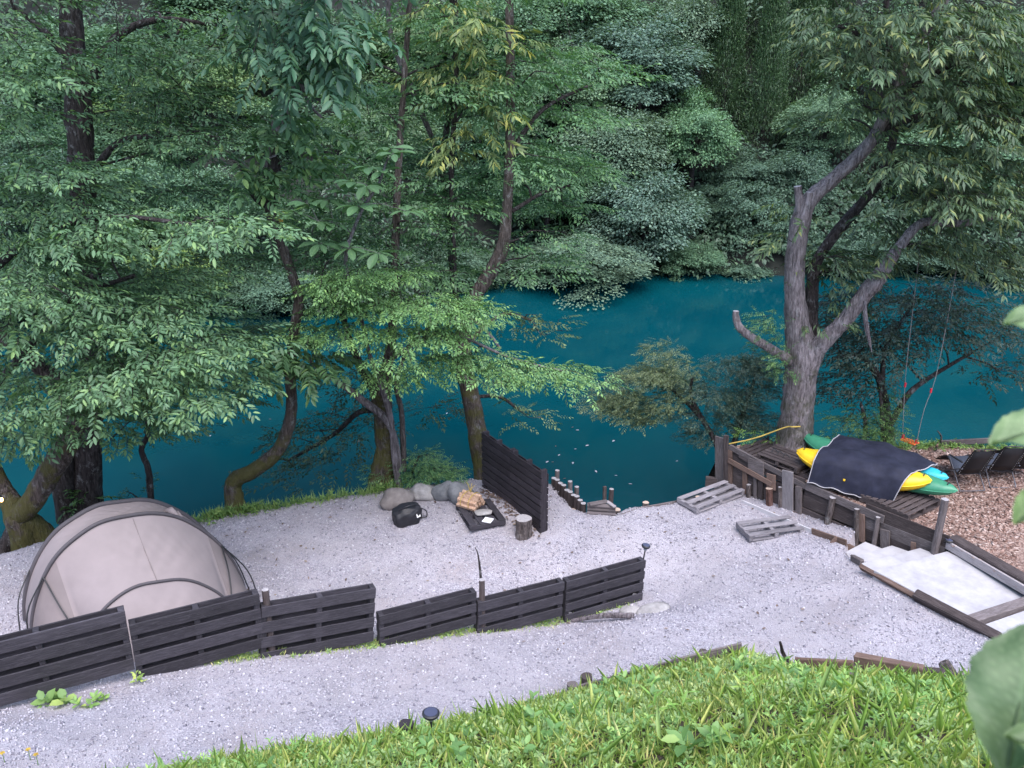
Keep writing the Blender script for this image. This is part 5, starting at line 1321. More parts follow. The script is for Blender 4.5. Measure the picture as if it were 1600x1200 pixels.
# big pale-barked tree on the right
t = Tree(tree_root('big_chestnut', 1240, 697, 18.9, 'big grey-barked chestnut forking above the kayaks', z=CHIP_Z - .15))
t.limb([(1236, 722, 18.9, 66), (1241, 690, 18.9, 52), (1246, 650, 18.9, 47), (1251, 600, 18.9, 46), (1254, 555, 18.9, 50), (1246, 505, 18.9, 34), (1242, 450, 18.9, 29), (1244, 395, 18.9, 28), (1252, 345, 18.9, 28), (1266, 312, 18.9, 24), (1300, 282, 18.9, 20), (1345, 240, 18.9, 19), (1372, 205, 18.8, 17), (1398, 150, 18.6, 16), (1415, 100, 18.5, 15), (1445, 50, 18.3, 13), (1480, -10, 18, 12), (1520, -120, 17.6, 9)], 'grey_bark', 'trunk', 16, .07)
t.limb([(1252, 345, 18.85, 14), (1249, 320, 18.85, 12), (1246, 291, 18.85, 11)], 'grey_bark', 'sawn_stub', 10, .05, True); t.limb([(1262, 325, 18.8, 12), (1265, 300, 18.8, 10)], 'grey_bark', 'sawn_stub', 10, .05, True)
t.limb([(1258, 575, 18.8, 40), (1276, 545, 18.7, 28), (1300, 520, 18.6, 23), (1325, 495, 18.5, 22), (1352, 458, 18.4, 22), (1366, 442, 18.3, 25), (1378, 425, 18.3, 20), (1392, 405, 18.3, 17), (1410, 380, 18.3, 14), (1442, 348, 18.4, 12), (1505, 349, 18.4, 10), (1580, 330, 18.2, 8), (1680, 300, 18, 6)], 'grey_bark')
t.limb([(1268, 570, 19.1, 22), (1268, 490, 19.3, 19), (1272, 420, 19.5, 17), (1300, 372, 19.6, 16), (1342, 322, 19.7, 15), (1380, 270, 19.7, 13), (1400, 180, 19.7, 11), (1390, 80, 19.6, 9), (1380, -60, 19.5, 7)], 'dark_bark')
t.limb([(1238, 565, 18.8, 16), (1205, 545, 18.7, 14), (1175, 527, 18.6, 13), (1156, 512, 18.6, 12), (1150, 496, 18.6, 10), (1150, 486, 18.6, 9)], 'grey_bark', 'broken_stub', 9, .08, True)
t.limb([(1400, 150, 18.6, 8), (1470, 110, 18.2, 8), (1560, 60, 17.8, 6)], 'dark_bark'); t.limb([(1372, 205, 18.8, 9), (1440, 180, 18.4, 8), (1520, 170, 18, 6)], 'dark_bark'); t.limb([(1398, 150, 18.6, 9), (1360, 70, 18.4, 7), (1310, 40, 18.2, 5)], 'dark_bark')
mb = MB(); tube(mb, [PY(1352, 470, 18.2), PY(1353, 500, 18.15), PY(1358, 530, 18.15), PY(1362, 550, 18.15)], [.035, .04, .03, .006], 5, 4, .3); mb.build('hanging_bark', 'pale_bark', t.root)
pd = t.pads([(1320, 60, 60, 60, 9, 16.8, 19), (1440, 50, 110, 60, 16, 16.4, 19.5), (1560, 40, 80, 60, 12, 16, 19), (1370, 170, 60, 45, 7, 17.8, 19.5), (1480, 160, 100, 50, 13, 16.6, 19.5), (1570, 190, 60, 60, 8, 16.2, 18.6), (1480, 260, 100, 40, 12, 16.6, 19.2), (1540, 320, 80, 40, 10, 16.2, 18.8), (1430, 320, 70, 40, 8, 17.2, 19.5), (1380, 290, 40, 30, 3, 18.4, 19.6), (1480, 380, 90, 25, 7, 17.4, 19.2), (1330, 400, 40, 30, 4, 18.8, 19.8), (1400, -80, 220, 60, 22, 16, 19.5), (1680, 150, 90, 180, 12, 16, 18.5), (1570, 400, 40, 20, 3, 17, 18.4)], (.45, .9), .14, None, ((1255, 190, 1405, 330), (1380, 90, 1430, 200)))
t.branches(pd, 'dark_bark'); t.crown(pd, 16, .42, 'lance', 9, 'chestnut_leaf', (.92, 1.02, .95), bark='dark_bark')
pd = t.pads([(1235, 340, 22, 30, 3, 18.6, 19.2), (1300, 430, 40, 40, 5, 18.9, 19.6), (1290, 490, 25, 30, 4, 18.7, 19.3), (1225, 375, 18, 22, 2, 18.7, 19.2)], (.3, .5), .2)
t.branches(pd, 'dark_bark', .01); t.crown(pd, 11, .42, 'lance', 8, 'chestnut_leaf', (1.15, 1.25, 1.0), 'sprout_foliage')
pd = t.pads([(1212, 520, 28, 40, 6, 18.4, 19), (1225, 565, 18, 22, 3, 18.5, 18.9)], (.22, .4), .16)
t.branches(pd, 'dark_bark', .008); t.crown(pd, 60, .22, 'alternate', 10, 'bush_leaf', (.85, .9, .8), 'side_foliage', up=.3)

# dark spreading tree behind the swing
t = Tree(tree_root('dark_spreading_tree', 1392, 702, 19.8, 'dark spreading tree over the water behind the swing', z=.3))
t.limb([(1394, 715, 19.8, 15), (1388, 660, 19.8, 12), (1380, 615, 19.8, 12), (1368, 580, 19.8, 9), (1340, 555, 19.8, 6), (1300, 560, 20, 5)], 'dark_bark', 'trunk', 9); t.limb([(1390, 665, 19.8, 9), (1420, 615, 19.9, 8), (1460, 585, 20, 6), (1520, 550, 20.2, 4)], 'dark_bark'); t.limb([(1378, 600, 19.8, 8), (1385, 540, 19.9, 6), (1430, 470, 20, 4)], 'dark_bark')
pd = t.pads([(1340, 560, 60, 40, 9, 19, 21.3), (1420, 520, 80, 35, 13, 19, 21.5), (1500, 480, 70, 45, 11, 19, 21.5), (1340, 490, 50, 40, 7, 19.4, 21.3), (1430, 450, 80, 25, 7, 19.4, 21.5), (1550, 500, 50, 22, 4, 19.4, 21), (1300, 600, 40, 20, 3, 19.6, 20.6), (1560, 570, 50, 18, 3, 20, 21), (1640, 500, 60, 60, 6, 19.4, 21)], (.55, .95), .1)
t.branches(pd, 'dark_bark'); t.crown(pd, 12, .44, 'alternate', 10, 'dark_leaf')

# shrubs
def shrub(name, base, label, stems, regs, r, per, twig, kind, mat, color=(1, 1, 1), bark='dark_bark', th=.18, extra=None, **kw):
    t = Tree(thing(name, base, label, 'shrub'))
    for s in stems: t.limb(s, bark, 'stem', 7)
    pd = t.pads(regs, r, th); t.branches(pd, bark, .012); t.crown(pd, per, twig, kind, 9, mat, color, 'foliage', **kw)
    if extra:
        pd = t.pads(extra[0], r, th); t.branches(pd, bark, .012); t.crown(pd, per, twig, kind, 9, extra[1], extra[2], 'foliage', **kw)
    return t
q = PY(1125, 700, 20.2)
shrub('lakeside_shrub', (q.x, q.y, -1.0), 'wide shrub leaning over the lake behind the tall end of the plank wall', [[(1128, 715, 20.2, 10), (1108, 672, 20.2, 8), (1080, 636, 20.3, 7), (1060, 618, 20.4, 5), (1030, 590, 20.6, 4)], [(1108, 672, 20.2, 7), (1080, 620, 20.3, 5), (1082, 590, 20.3, 4)], [(1140, 715, 20.2, 9), (1160, 650, 20.3, 7), (1180, 590, 20.4, 4)]],
      [(1015, 610, 65, 34, 24, 19.8, 21), (955, 630, 45, 12, 6, 20, 20.8), (1040, 565, 35, 18, 7, 20, 20.8), (990, 645, 45, 10, 6, 20, 20.8), (1036, 545, 8, 12, 2, 20, 20.4)], (.3, .52), 95, .22, 'alternate', 'olive_leaf',
      extra=([(1140, 605, 65, 45, 32, 19.8, 21), (1170, 560, 35, 20, 6, 20, 20.6), (1110, 660, 60, 20, 12, 20, 20.8), (1195, 650, 25, 30, 4, 19.8, 20.4)], 'dark_leaf', (1.35, 1.4, 1.3)))
q = PY(1350, 695, 19.3)
shrub('ivy_shrub', (q.x, q.y, .6), 'bushy green shrub behind the tarp, left of the swing', [[(1350, 700, 19.3, 8), (1352, 660, 19.3, 6), (1345, 630, 19.3, 4)], [(1380, 700, 19.3, 8), (1378, 650, 19.3, 6), (1375, 610, 19.4, 4)]],
      [(1345, 650, 40, 35, 13, 18.8, 19.6), (1380, 640, 22, 40, 8, 18.9, 19.6), (1370, 685, 40, 10, 5, 18.6, 19.2)], (.22, .4), 70, .2, 'alternate', 'bush_leaf', (.62, .66, .5), extra=([(1385, 670, 18, 26, 4, 18.6, 19), (1320, 690, 25, 8, 3, 18.6, 19)], 'bush_leaf', (1, 1, .7)))
q = PY(655, 756, 18.8)
shrub('leafy_shrub', (q.x, q.y, -.05), 'light green leafy shrub growing behind the pale stones', [[(640, 762, 18.9, 5), (645, 735, 18.8, 4), (655, 712, 18.8, 3)], [(660, 762, 18.8, 4), (680, 732, 18.8, 3)]],
      [(650, 724, 38, 18, 16, 18.5, 19.1), (690, 738, 25, 10, 8, 18.5, 19), (610, 738, 25, 12, 5, 18.5, 19)], (.22, .4), 110, .19, 'alternate', 'bush_leaf', (1.05, 1.1, 1.0))
q = PY(1200, 690, 19.4)
shrub('yellow_green_shrub', (q.x, q.y, .8), 'low yellow-green plant between the plank wall and the big trunk', [[(1200, 692, 19.4, 4), (1200, 682, 19.4, 3)]], [(1180, 684, 22, 7, 6, 19.1, 19.6), (1215, 678, 18, 7, 5, 19.1, 19.6)], (.16, .28), 46, .2, 'alternate', 'bush_leaf', (1.5, 1.45, .75))
q = PY(1465, 704, 19.0)
shrub('yellow_green_shrub', (q.x, q.y, .9), 'small yellow-green plant at the foot of the lakeside rail', [[(1462, 704, 19.0, 3), (1463, 697, 19, 2)]], [(1460, 699, 9, 4, 4, 18.8, 19.2)], (.12, .2), 60, .16, 'alternate', 'bush_leaf', (1.4, 1.35, .8))
q = PY(85, 830, 15.0)
shrub('fern_shrub', (q.x, q.y, 0), 'small fern-like plant at the foot of the straight dark trunk', [[(125, 800, 16.6, 3), (128, 785, 16.6, 2)]], [(125, 785, 22, 10, 5, 16.3, 16.7)], (.2, .3), 26, .36, 'pinnate', 'bush_leaf', (.7, .75, .6))

# ------------------------------------------------------------------ far shore: trees of the wooded slope
def make_crown(seed, n_cl, flat, leaf, kind='round', per=150):
    rs = np.random.default_rng(seed); P0, D0, N0 = [], [], []
    for k in range(n_cl):
        if kind == 'cedar':
            h = rs.random() ** .8; rad = (1 - h) * .95 + .06; a = rs.random() * 6.283; q = rad * (.55 + .45 * rs.random())
            c = np.array([q * math.cos(a), q * math.sin(a), -1 + 2 * h]); r = .17
        else:
            v = rs.normal(0, 1, 3); v /= np.linalg.norm(v); v[2] = v[2] if v[2] > -.5 else -v[2] * .5
            c = v * (.55 + .42 * rs.random()) * np.array([1, 1, 1]); r = .16 + .16 * rs.random()
            lump = 1 + .18 * math.sin(3 * v[0] + seed) + .14 * math.sin(4.3 * v[1] + 2 * seed) + .1 * math.sin(5 * v[2]); c = c * lump
        m = int(per * (.6 + .8 * rs.random())); v = rs.normal(0, 1, (m, 3)); v = nrm(v) * (rs.random((m, 1)) ** .4)
        off = v * r * np.array([1.25, 1.25, flat]); off[:, 2] -= .35 * np.sum(off[:, :2] ** 2, 1) / r; P0.append(c + off)
        o = nrm(c[None] * np.array([1, 1, .2]) + off * 2.0 + rs.normal(0, .25, (m, 3))); o[:, 2] += .45 if kind == 'cedar' else -.08; D0.append(o)
        N0.append(np.array([0, 0, 1.0]) + c * .3 + off / r * .35 + rs.normal(0, .25, (m, 3)))
    P0, D0, N0 = np.vstack(P0), np.vstack(D0), np.vstack(N0); s = .7 + .6 * rs.random(len(P0))
    return leaf_arrays(P0, D0, N0, leaf * s, leaf * (.28 if kind == 'cedar' else .62) * s)
CROWNS = {}
def crown_mesh(key, *a, mat='far_leaf', **k):
    V, Q, T = make_crown(*a, **k); o = quads_obj('crown', V, Q, mat, None, T, True); CROWNS[key] = o.data; bpy.data.objects.remove(o)
crown_mesh('a', 1, 125, .5, .05, per=210); crown_mesh('b', 2, 140, .38, .045, per=210); crown_mesh('c', 3, 110, .6, .055, per=210); crown_mesh('d', 4, 140, .26, .048, per=190)
crown_mesh('e', 6, 330, .9, .06, kind='cedar', per=75, mat='needle_leaf')
tk = MB(); tube(tk, [(0, 0, 0), (.02, .01, .5), (0, 0, 1)], [1, .8, .35], 8, 3, .06); _o = tk.build('trunk', 'dark_bark', None, True); TRUNK = _o.data; bpy.data.objects.remove(_o)
br = MB()
for k in range(7):
    a = k * 2.4; tube(br, [(0, 0, -.6 + .12 * k), (.35 * math.cos(a), .35 * math.sin(a), -.35 + .12 * k), (.75 * math.cos(a), .75 * math.sin(a), -.2 + .12 * k)], [.03, .02, .006], 5, 3)
_o = br.build('branchwork', 'dark_bark', None, True); BRANCH = _o.data; bpy.data.objects.remove(_o)
def far_tree(px, py, rx, rz, y, key, col, label, name='broadleaf_tree'):
    c = PY(px, py, y); k = mpp(c); RX, RZ = rx * k, rz * k; gzv = hill1(c.x, y)
    if c.z - RZ < WATER_Z - .6 and key != 'e': RZ = max(1.2, c.z - WATER_Z + .5)
    base = min(gzv, c.z - RZ * .3); base = max(base, WATER_Z - 1)
    by = y
    if gzv < WATER_Z: by = float(shore(np.array([c.x]))[0]) + .6; base = hill1(c.x, by)
    root = thing(name, (c.x, by, base), label, 'tree', 'trees on the far shore')
    cr = bpy.data.objects.new('crown', CROWNS[key]); COL.objects.link(cr); cr.parent = root; cr.location = c - root.location
    cr.scale = (RX, RX * .9, RZ); cr.rotation_euler = (0, 0, random.random() * 6.28); cr.color = (*col, 1)
    top = c.z + RZ * .3
    tr = bpy.data.objects.new('trunk', TRUNK); COL.objects.link(tr); tr.parent = root
    dv = Vector((c.x, y, top)) - root.location; tr.rotation_euler = dv.to_track_quat('Z', 'Y').to_euler(); tr.scale = (.06 * RX, .06 * RX, dv.length)
    if key != 'e':
        b = bpy.data.objects.new('branchwork', BRANCH); COL.objects.link(b); b.parent = root; b.location = c - root.location; b.scale = (RX, RX, RZ)
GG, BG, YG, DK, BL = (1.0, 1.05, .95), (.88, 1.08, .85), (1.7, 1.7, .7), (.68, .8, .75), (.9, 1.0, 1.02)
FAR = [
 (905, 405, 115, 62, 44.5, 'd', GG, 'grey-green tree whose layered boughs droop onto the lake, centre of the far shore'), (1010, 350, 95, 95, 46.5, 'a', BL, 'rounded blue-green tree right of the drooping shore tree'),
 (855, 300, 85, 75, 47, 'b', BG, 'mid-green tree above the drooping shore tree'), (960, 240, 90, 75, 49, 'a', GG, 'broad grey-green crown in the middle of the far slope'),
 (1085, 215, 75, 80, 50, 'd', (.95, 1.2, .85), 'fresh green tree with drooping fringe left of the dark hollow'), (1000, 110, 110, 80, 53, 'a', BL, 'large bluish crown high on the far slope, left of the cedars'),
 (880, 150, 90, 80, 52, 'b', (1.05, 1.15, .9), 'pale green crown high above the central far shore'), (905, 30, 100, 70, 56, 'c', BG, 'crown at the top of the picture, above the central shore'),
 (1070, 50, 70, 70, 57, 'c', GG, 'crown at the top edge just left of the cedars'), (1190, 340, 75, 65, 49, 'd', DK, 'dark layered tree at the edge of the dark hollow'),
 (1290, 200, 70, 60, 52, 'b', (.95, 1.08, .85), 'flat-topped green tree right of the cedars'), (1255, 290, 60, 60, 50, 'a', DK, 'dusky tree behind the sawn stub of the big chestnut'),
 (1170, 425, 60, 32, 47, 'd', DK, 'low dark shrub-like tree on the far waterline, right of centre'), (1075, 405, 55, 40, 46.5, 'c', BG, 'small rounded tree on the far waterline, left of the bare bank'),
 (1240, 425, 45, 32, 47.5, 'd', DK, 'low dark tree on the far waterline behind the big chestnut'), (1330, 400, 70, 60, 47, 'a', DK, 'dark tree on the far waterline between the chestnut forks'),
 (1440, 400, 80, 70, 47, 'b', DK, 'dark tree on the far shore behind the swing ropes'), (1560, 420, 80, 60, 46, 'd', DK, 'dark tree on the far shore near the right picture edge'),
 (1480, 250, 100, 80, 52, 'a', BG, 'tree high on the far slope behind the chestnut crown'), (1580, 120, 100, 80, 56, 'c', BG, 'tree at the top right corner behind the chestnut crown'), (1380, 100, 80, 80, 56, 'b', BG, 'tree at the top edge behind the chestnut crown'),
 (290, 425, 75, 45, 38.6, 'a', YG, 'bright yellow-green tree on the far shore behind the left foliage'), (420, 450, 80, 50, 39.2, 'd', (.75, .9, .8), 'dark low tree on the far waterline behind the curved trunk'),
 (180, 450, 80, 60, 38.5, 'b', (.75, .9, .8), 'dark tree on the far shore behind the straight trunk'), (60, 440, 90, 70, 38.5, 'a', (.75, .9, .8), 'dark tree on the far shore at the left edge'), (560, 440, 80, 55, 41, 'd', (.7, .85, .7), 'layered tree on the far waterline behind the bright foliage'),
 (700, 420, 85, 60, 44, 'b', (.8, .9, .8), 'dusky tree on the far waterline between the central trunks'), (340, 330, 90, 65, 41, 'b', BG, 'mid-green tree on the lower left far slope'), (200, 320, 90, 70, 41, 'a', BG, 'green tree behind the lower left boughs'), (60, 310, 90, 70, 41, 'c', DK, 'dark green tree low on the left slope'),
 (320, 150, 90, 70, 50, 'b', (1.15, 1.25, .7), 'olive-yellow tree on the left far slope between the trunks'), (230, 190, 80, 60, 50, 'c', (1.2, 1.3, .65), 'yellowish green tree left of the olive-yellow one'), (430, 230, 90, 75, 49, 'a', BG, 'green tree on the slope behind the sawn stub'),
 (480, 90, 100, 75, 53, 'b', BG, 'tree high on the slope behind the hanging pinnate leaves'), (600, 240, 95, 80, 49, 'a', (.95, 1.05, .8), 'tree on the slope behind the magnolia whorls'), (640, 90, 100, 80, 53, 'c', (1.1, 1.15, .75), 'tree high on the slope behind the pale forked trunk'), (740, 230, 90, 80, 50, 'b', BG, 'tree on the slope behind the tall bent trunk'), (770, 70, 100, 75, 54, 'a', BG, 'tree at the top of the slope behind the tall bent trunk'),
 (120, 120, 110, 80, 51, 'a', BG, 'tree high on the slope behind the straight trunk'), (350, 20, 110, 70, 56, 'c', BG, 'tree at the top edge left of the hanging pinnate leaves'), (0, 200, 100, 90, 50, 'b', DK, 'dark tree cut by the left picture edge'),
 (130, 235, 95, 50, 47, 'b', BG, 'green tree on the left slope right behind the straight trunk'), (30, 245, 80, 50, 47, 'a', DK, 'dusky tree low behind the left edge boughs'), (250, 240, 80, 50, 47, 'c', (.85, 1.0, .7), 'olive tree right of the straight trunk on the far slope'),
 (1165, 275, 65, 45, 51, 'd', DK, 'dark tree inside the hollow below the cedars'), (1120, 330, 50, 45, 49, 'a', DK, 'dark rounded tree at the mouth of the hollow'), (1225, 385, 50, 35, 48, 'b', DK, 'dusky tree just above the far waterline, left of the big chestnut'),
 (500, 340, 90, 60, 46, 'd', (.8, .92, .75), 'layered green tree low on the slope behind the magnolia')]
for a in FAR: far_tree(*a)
for (px, py, rx, rz, y, lab) in ((1135, 110, 52, 150, 55, 'dark cedar, leftmost of the cedar stand on the far slope'), (1200, 130, 50, 150, 54, 'dark cedar in the middle of the stand on the far slope'), (1255, 70, 52, 150, 57, 'dark cedar, rightmost of the stand on the far slope'), (1170, 20, 55, 150, 61, 'dark cedar rising behind the other cedars'), (1300, 20, 55, 150, 61, 'dark cedar at the top edge, left of the chestnut crown')):
    far_tree(px, py, rx, rz, y, 'e', (1, 1, 1), lab, 'cedar_tree')

# the wood that fills the slope behind and above reads as one mass
def mass(name, n, xf, leaf, per, r, mat, color, label, cat_):
    P0, D0, N0 = [], [], []
    for k in range(n):
        c = xf(); m = per; v = nrm(RNG.normal(0, 1, (m, 3))) * (RNG.random((m, 1)) ** .4); rr = r * (.6 + .8 * random.random()); off = v * rr * np.array([1.2, 1.2, .6])
        P0.append(np.array(c) + off); o = off / rr + RNG.normal(0, .3, (m, 3)) + np.array([0, -.5, -.2]); D0.append(o); N0.append(np.array([0, -.35, 1.0]) + RNG.normal(0, .4, (m, 3)))
    P0, D0, N0 = np.vstack(P0), np.vstack(D0), np.vstack(N0); s = leaf * (.7 + .6 * RNG.random(len(P0))); V, Q, T = leaf_arrays(P0, D0, N0, s, s * .5)
    o = quads_obj(name, V, Q, mat, None, T); o.color = (*color, 1); return setp(o, label, cat_, None, 'stuff')
def slope_pt():
    y = random.uniform(58, 104); x = random.uniform(-1, 1) * (.75 * y + 10); z = hill1(x, y) + random.uniform(1.5, 9) + 2.5 * math.sin(x * .5) * math.sin(y * .45)
    return (x, y, z)
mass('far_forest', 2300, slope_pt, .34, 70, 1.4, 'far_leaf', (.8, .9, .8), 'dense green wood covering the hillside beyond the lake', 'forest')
def under_pt():
    x = random.uniform(-32, 36); d = random.uniform(-.6, 5); y = float(shore(np.array([x]))[0]) + d
    return (x, y, hill1(x, max(y, float(shore(np.array([x]))[0]))) + random.uniform(.1, 1.2))
def low_pt():
    x = random.uniform(-34, 38); y = random.uniform(47, 58); return (x, y, hill1(x, y) + random.uniform(.1, 1.5))
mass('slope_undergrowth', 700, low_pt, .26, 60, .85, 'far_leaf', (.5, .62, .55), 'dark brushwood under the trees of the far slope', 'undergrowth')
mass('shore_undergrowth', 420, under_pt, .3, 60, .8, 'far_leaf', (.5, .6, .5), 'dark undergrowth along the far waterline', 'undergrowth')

# ------------------------------------------------------------------ grass slope in the foreground
def upright(name, x, y, zf, size, tmpl, mat, jit=.35, color=(1, 1, 1), parent=None, kind=None, label=None, cat_=None, fine=False, lenf=1.0):
    n = len(x); z = zf(x, y); B = np.stack([x, y, z - .01], 1); D = nrm(np.stack([RNG.normal(0, jit, n), RNG.normal(0, jit, n) - .1, np.ones(n)], 1))
    az = RNG.random(n) * 6.283; Nn = np.stack([np.cos(az), np.sin(az), np.zeros(n)], 1); Y = nrm(np.cross(Nn, D)); Z = np.cross(D, Y); M = np.stack([D, Y, Z], 1)
    tp, td, tn, tl, tw = tmpl; S = size
    pos = (np.einsum('kj,mji->mki', tp, M) * S[:, None, None] + B[:, None]).reshape(-1, 3); d = np.einsum('kj,mji->mki', td, M).reshape(-1, 3) + RNG.normal(0, .2, (n * len(tl), 3))
    nn = np.einsum('kj,mji->mki', tn, M).reshape(-1, 3) * .3 + np.array([0, 0, 1.0]) + RNG.normal(0, .25, (n * len(tl), 3))
    ln = (S[:, None] * tl[None]).ravel() * lenf; wd = (S[:, None] * tw[None]).ravel() * lenf
    V, Q, T = leaf_arrays(pos, d, nn, ln, wd, fine)
    o = quads_obj(name, V, Q, mat, parent, T); o.color = (*color, 1); return setp(o, label, cat_, None, kind)
def rosette(k, up, l, w):
    p, d, n, L, W = [], [], [], [], []
    for i in range(k):
        a = 2.4 * i; t = (i + 1) / k
        p.append((t * up, .02 * math.cos(a), .02 * math.sin(a))); d.append((.35 + .5 * t, math.cos(a), math.sin(a))); n.append((1, 0, 0)); L.append(l * (1.15 - .5 * t)); W.append(w * (1.15 - .5 * t))
    return [np.array(x, float) for x in (p, d, n, L, W)]
def slope_pts(n, fn=None, ymin=5.6, fall=.0):
    n = int(n * 1.35); x = RNG.uniform(-6.5, 11.5, n); y = RNG.uniform(ymin - .8, 12.6, n)
    yg = np.interp(x, GRASS_LINE[:, 0], GRASS_LINE[:, 1]); k = (y < yg - fall + RNG.normal(0, .05, n)) & (x < .62 * y + 3.2) & (-x < .62 * y + 1.5)
    if fn is not None: k &= RNG.random(n) < fn(x, y)
    return x[k], y[k]
def cl(x, y, s, ph): return np.clip(.5 + .9 * np.sin(x * s + ph + 1.2 * np.sin(y * s * .8)) * np.sin(y * s * 1.2 - ph), .04, 1)
def blades(name, n, fn, h0, h1, w, mat, color, label, lean=.5, ymin=5.6, fall=0.0):
    x, y = slope_pts(n, fn, ymin, fall); n = len(x); z = gz(x, y); d = np.stack([RNG.normal(0, lean, n), RNG.normal(0, lean, n), np.ones(n)], 1); h = h0 + (h1 - h0) * RNG.random(n) ** 1.6
    a = RNG.random(n) * 6.28; nn = np.stack([np.cos(a), np.sin(a), np.full(n, .3)], 1)
    V, Q, T = leaf_arrays(np.stack([x, y, z - .01], 1), d, nn, h, w * (.6 + .8 * RNG.random(n)), True, droop=.45, fold=.1)
    o = quads_obj(name, V, Q, mat, None, T); o.color = (*color, 1); return setp(o, label, 'grass', None, 'stuff')
blades('grass', 80000, lambda x, y: cl(x, y, 1.1, .4) * .8 + .25, .06, .22, .010, 'grass_blade', (1, 1, 1), 'short green grass on the slope below the viewpoint', fall=.14)
blades('grass', 8000, lambda x, y: cl(x, y, .9, 2.0), .16, .40, .011, 'grass_blade', (.95, 1.05, .9), 'long arching grass blades on the foreground slope', .4, fall=.35)
x, y = slope_pts(9000, lambda x, y: cl(x, y, .8, 1.1), fall=.12); upright('weeds', x, y, gz, (.07 + .11 * RNG.random(len(x))), rosette(9, .9, .55, .26), 'weed_leaf', .25, kind='stuff', label='leafy weeds among the grass on the foreground slope', cat_='weeds')
x, y = slope_pts(9000, lambda x, y: cl(x, y, 1.5, 3.0) * .9); upright('ground_cover', x, y, gz, .06 + .07 * RNG.random(len(x)), rosette(6, .45, .8, .55), 'weed_leaf', .4, (.85, 1.0, .85), kind='stuff', label='small round-leaved ground cover between the grass tufts', cat_='ground cover')
x, y = slope_pts(2600, lambda x, y: cl(x, y, .6, 5.0), fall=.3); upright('mugwort', x, y, gz, (.12 + .16 * RNG.random(len(x))), rosette(16, .95, .36, .12), 'weed_leaf', .2, (.8, 1.0, .75), kind='stuff', label='upright feathery weeds standing above the grass', cat_='weeds')
x, y = slope_pts(420, lambda x, y: cl(x, y, .7, 4.0), fall=.3); upright('broadleaf_weeds', x, y, gz, (.16 + .14 * RNG.random(len(x))), rosette(7, .8, .62, .34), 'weed_leaf', .25, (.62, .8, .66), kind='stuff', label='broad-leaved weeds dotted through the foreground grass', cat_='weeds', fine=True)
blades('grass', 1500, lambda x, y: cl(x, y, .5, 1.0), .26, .5, .012, 'grass_blade', (.9, 1.0, 1.1), 'pale tall grass stems leaning over the foreground slope', .5, fall=.6)
# strip of grass under the fence and weeds along the bank
def line_pts(pts, n, spread):
    pts = np.array([list(p)[:2] for p in pts]); s = RNG.random(n) * (len(pts) - 1); i = np.minimum(s.astype(int), len(pts) - 2); f = (s - i)[:, None]
    q = pts[i] * (1 - f) + pts[i + 1] * f + RNG.normal(0, spread, (n, 2)); return q[:, 0], q[:, 1]
fl = [PL(a, b, FN, FC + .1) for a, b in ((330, 1040), (480, 1025), (600, 1012), (760, 990), (900, 968), (985, 955))]
x, y = line_pts(fl, 2600, .09); n = len(x); d = np.stack([RNG.normal(0, .6, n), RNG.normal(0, .6, n), np.ones(n)], 1); V, Q, T = leaf_arrays(np.stack([x, y, gz(x, y) - .01], 1), d, RNG.normal(0, 1, (n, 3)), .05 + .08 * RNG.random(n), np.full(n, .012), False)
setp(quads_obj('grass', V, Q, 'grass_blade', None, T), 'thin strip of grass growing under the pallet fence', 'grass', None, 'stuff')
x, y = line_pts(fl, 260, .07); upright('weeds', x, y, gz, .05 + .05 * RNG.random(len(x)), rosette(6, .5, .8, .5), 'weed_leaf', .4, kind='stuff', label='small weeds rooted under the pallet fence', cat_='weeds')
ed = [P(a, b, 0) for a, b in ((0, 870), (60, 862), (320, 815), (345, 806), (400, 795), (480, 783), (580, 769), (620, 763))]
x, y = line_pts(ed, 3200, .16); y = y + .12; n = len(x); d = np.stack([RNG.normal(0, .5, n), RNG.normal(0, .5, n), np.ones(n)], 1); V, Q, T = leaf_arrays(np.stack([x, y, gz(x, y) - .02], 1), d, RNG.normal(0, 1, (n, 3)), .12 + .24 * RNG.random(n), np.full(n, .018), False)
o = quads_obj('grass', V, Q, 'weed_leaf', None, T); o.color = (.75, .8, .7, 1); setp(o, 'tufts of grass fringing the terrace edge above the water', 'grass', None, 'stuff')
x, y = line_pts(ed, 420, .14); upright('weeds', x, y + .15, gz, .1 + .18 * RNG.random(len(x)), rosette(9, .8, .6, .26), 'weed_leaf', .35, (.6, .7, .55), kind='stuff', label='leafy weeds fringing the terrace edge above the water', cat_='weeds')
ce = [P(a, b, CHIP_Z) for a, b in ((1255, 697), (1330, 693), (1430, 700), (1500, 698), (1600, 701))]
x, y = line_pts(ce, 500, .12); upright('weeds', x, y + .05, lambda X, Y: chip_z(X, Y), .07 + .12 * RNG.random(len(x)), rosette(8, .8, .6, .28), 'weed_leaf', .35, (.7, .8, .6), kind='stuff', label='weeds fringing the wood-chip terrace above the lake', cat_='weeds')
# fallen leaves
def litter(n, fn, label, mat='litter_leaf'):
    x, y = fn(n); n = len(x); a = RNG.random(n) * 6.28; V, Q, T = leaf_arrays(np.stack([x, y, gz(x, y) + .03], 1), np.stack([np.cos(a), np.sin(a), RNG.normal(0, .15, n)], 1), np.stack([RNG.normal(0, .2, n), RNG.normal(0, .2, n), np.ones(n)], 1), .04 + .06 * RNG.random(n), .025 + .03 * RNG.random(n), True)
    setp(quads_obj('fallen_leaves', V, Q, mat, None, T), label, 'leaves', None, 'stuff')
litter(220, lambda n: line_pts([W0 - WN * .1 + WX * .2, W1 - WN * .12], n, .10), 'brown fallen leaves gathered along the foot of the black screen')
litter(140, lambda n: (RNG.uniform(-6, 6, n), RNG.uniform(12.5, 18, n)), 'scattered brown leaves on the gravel terrace')
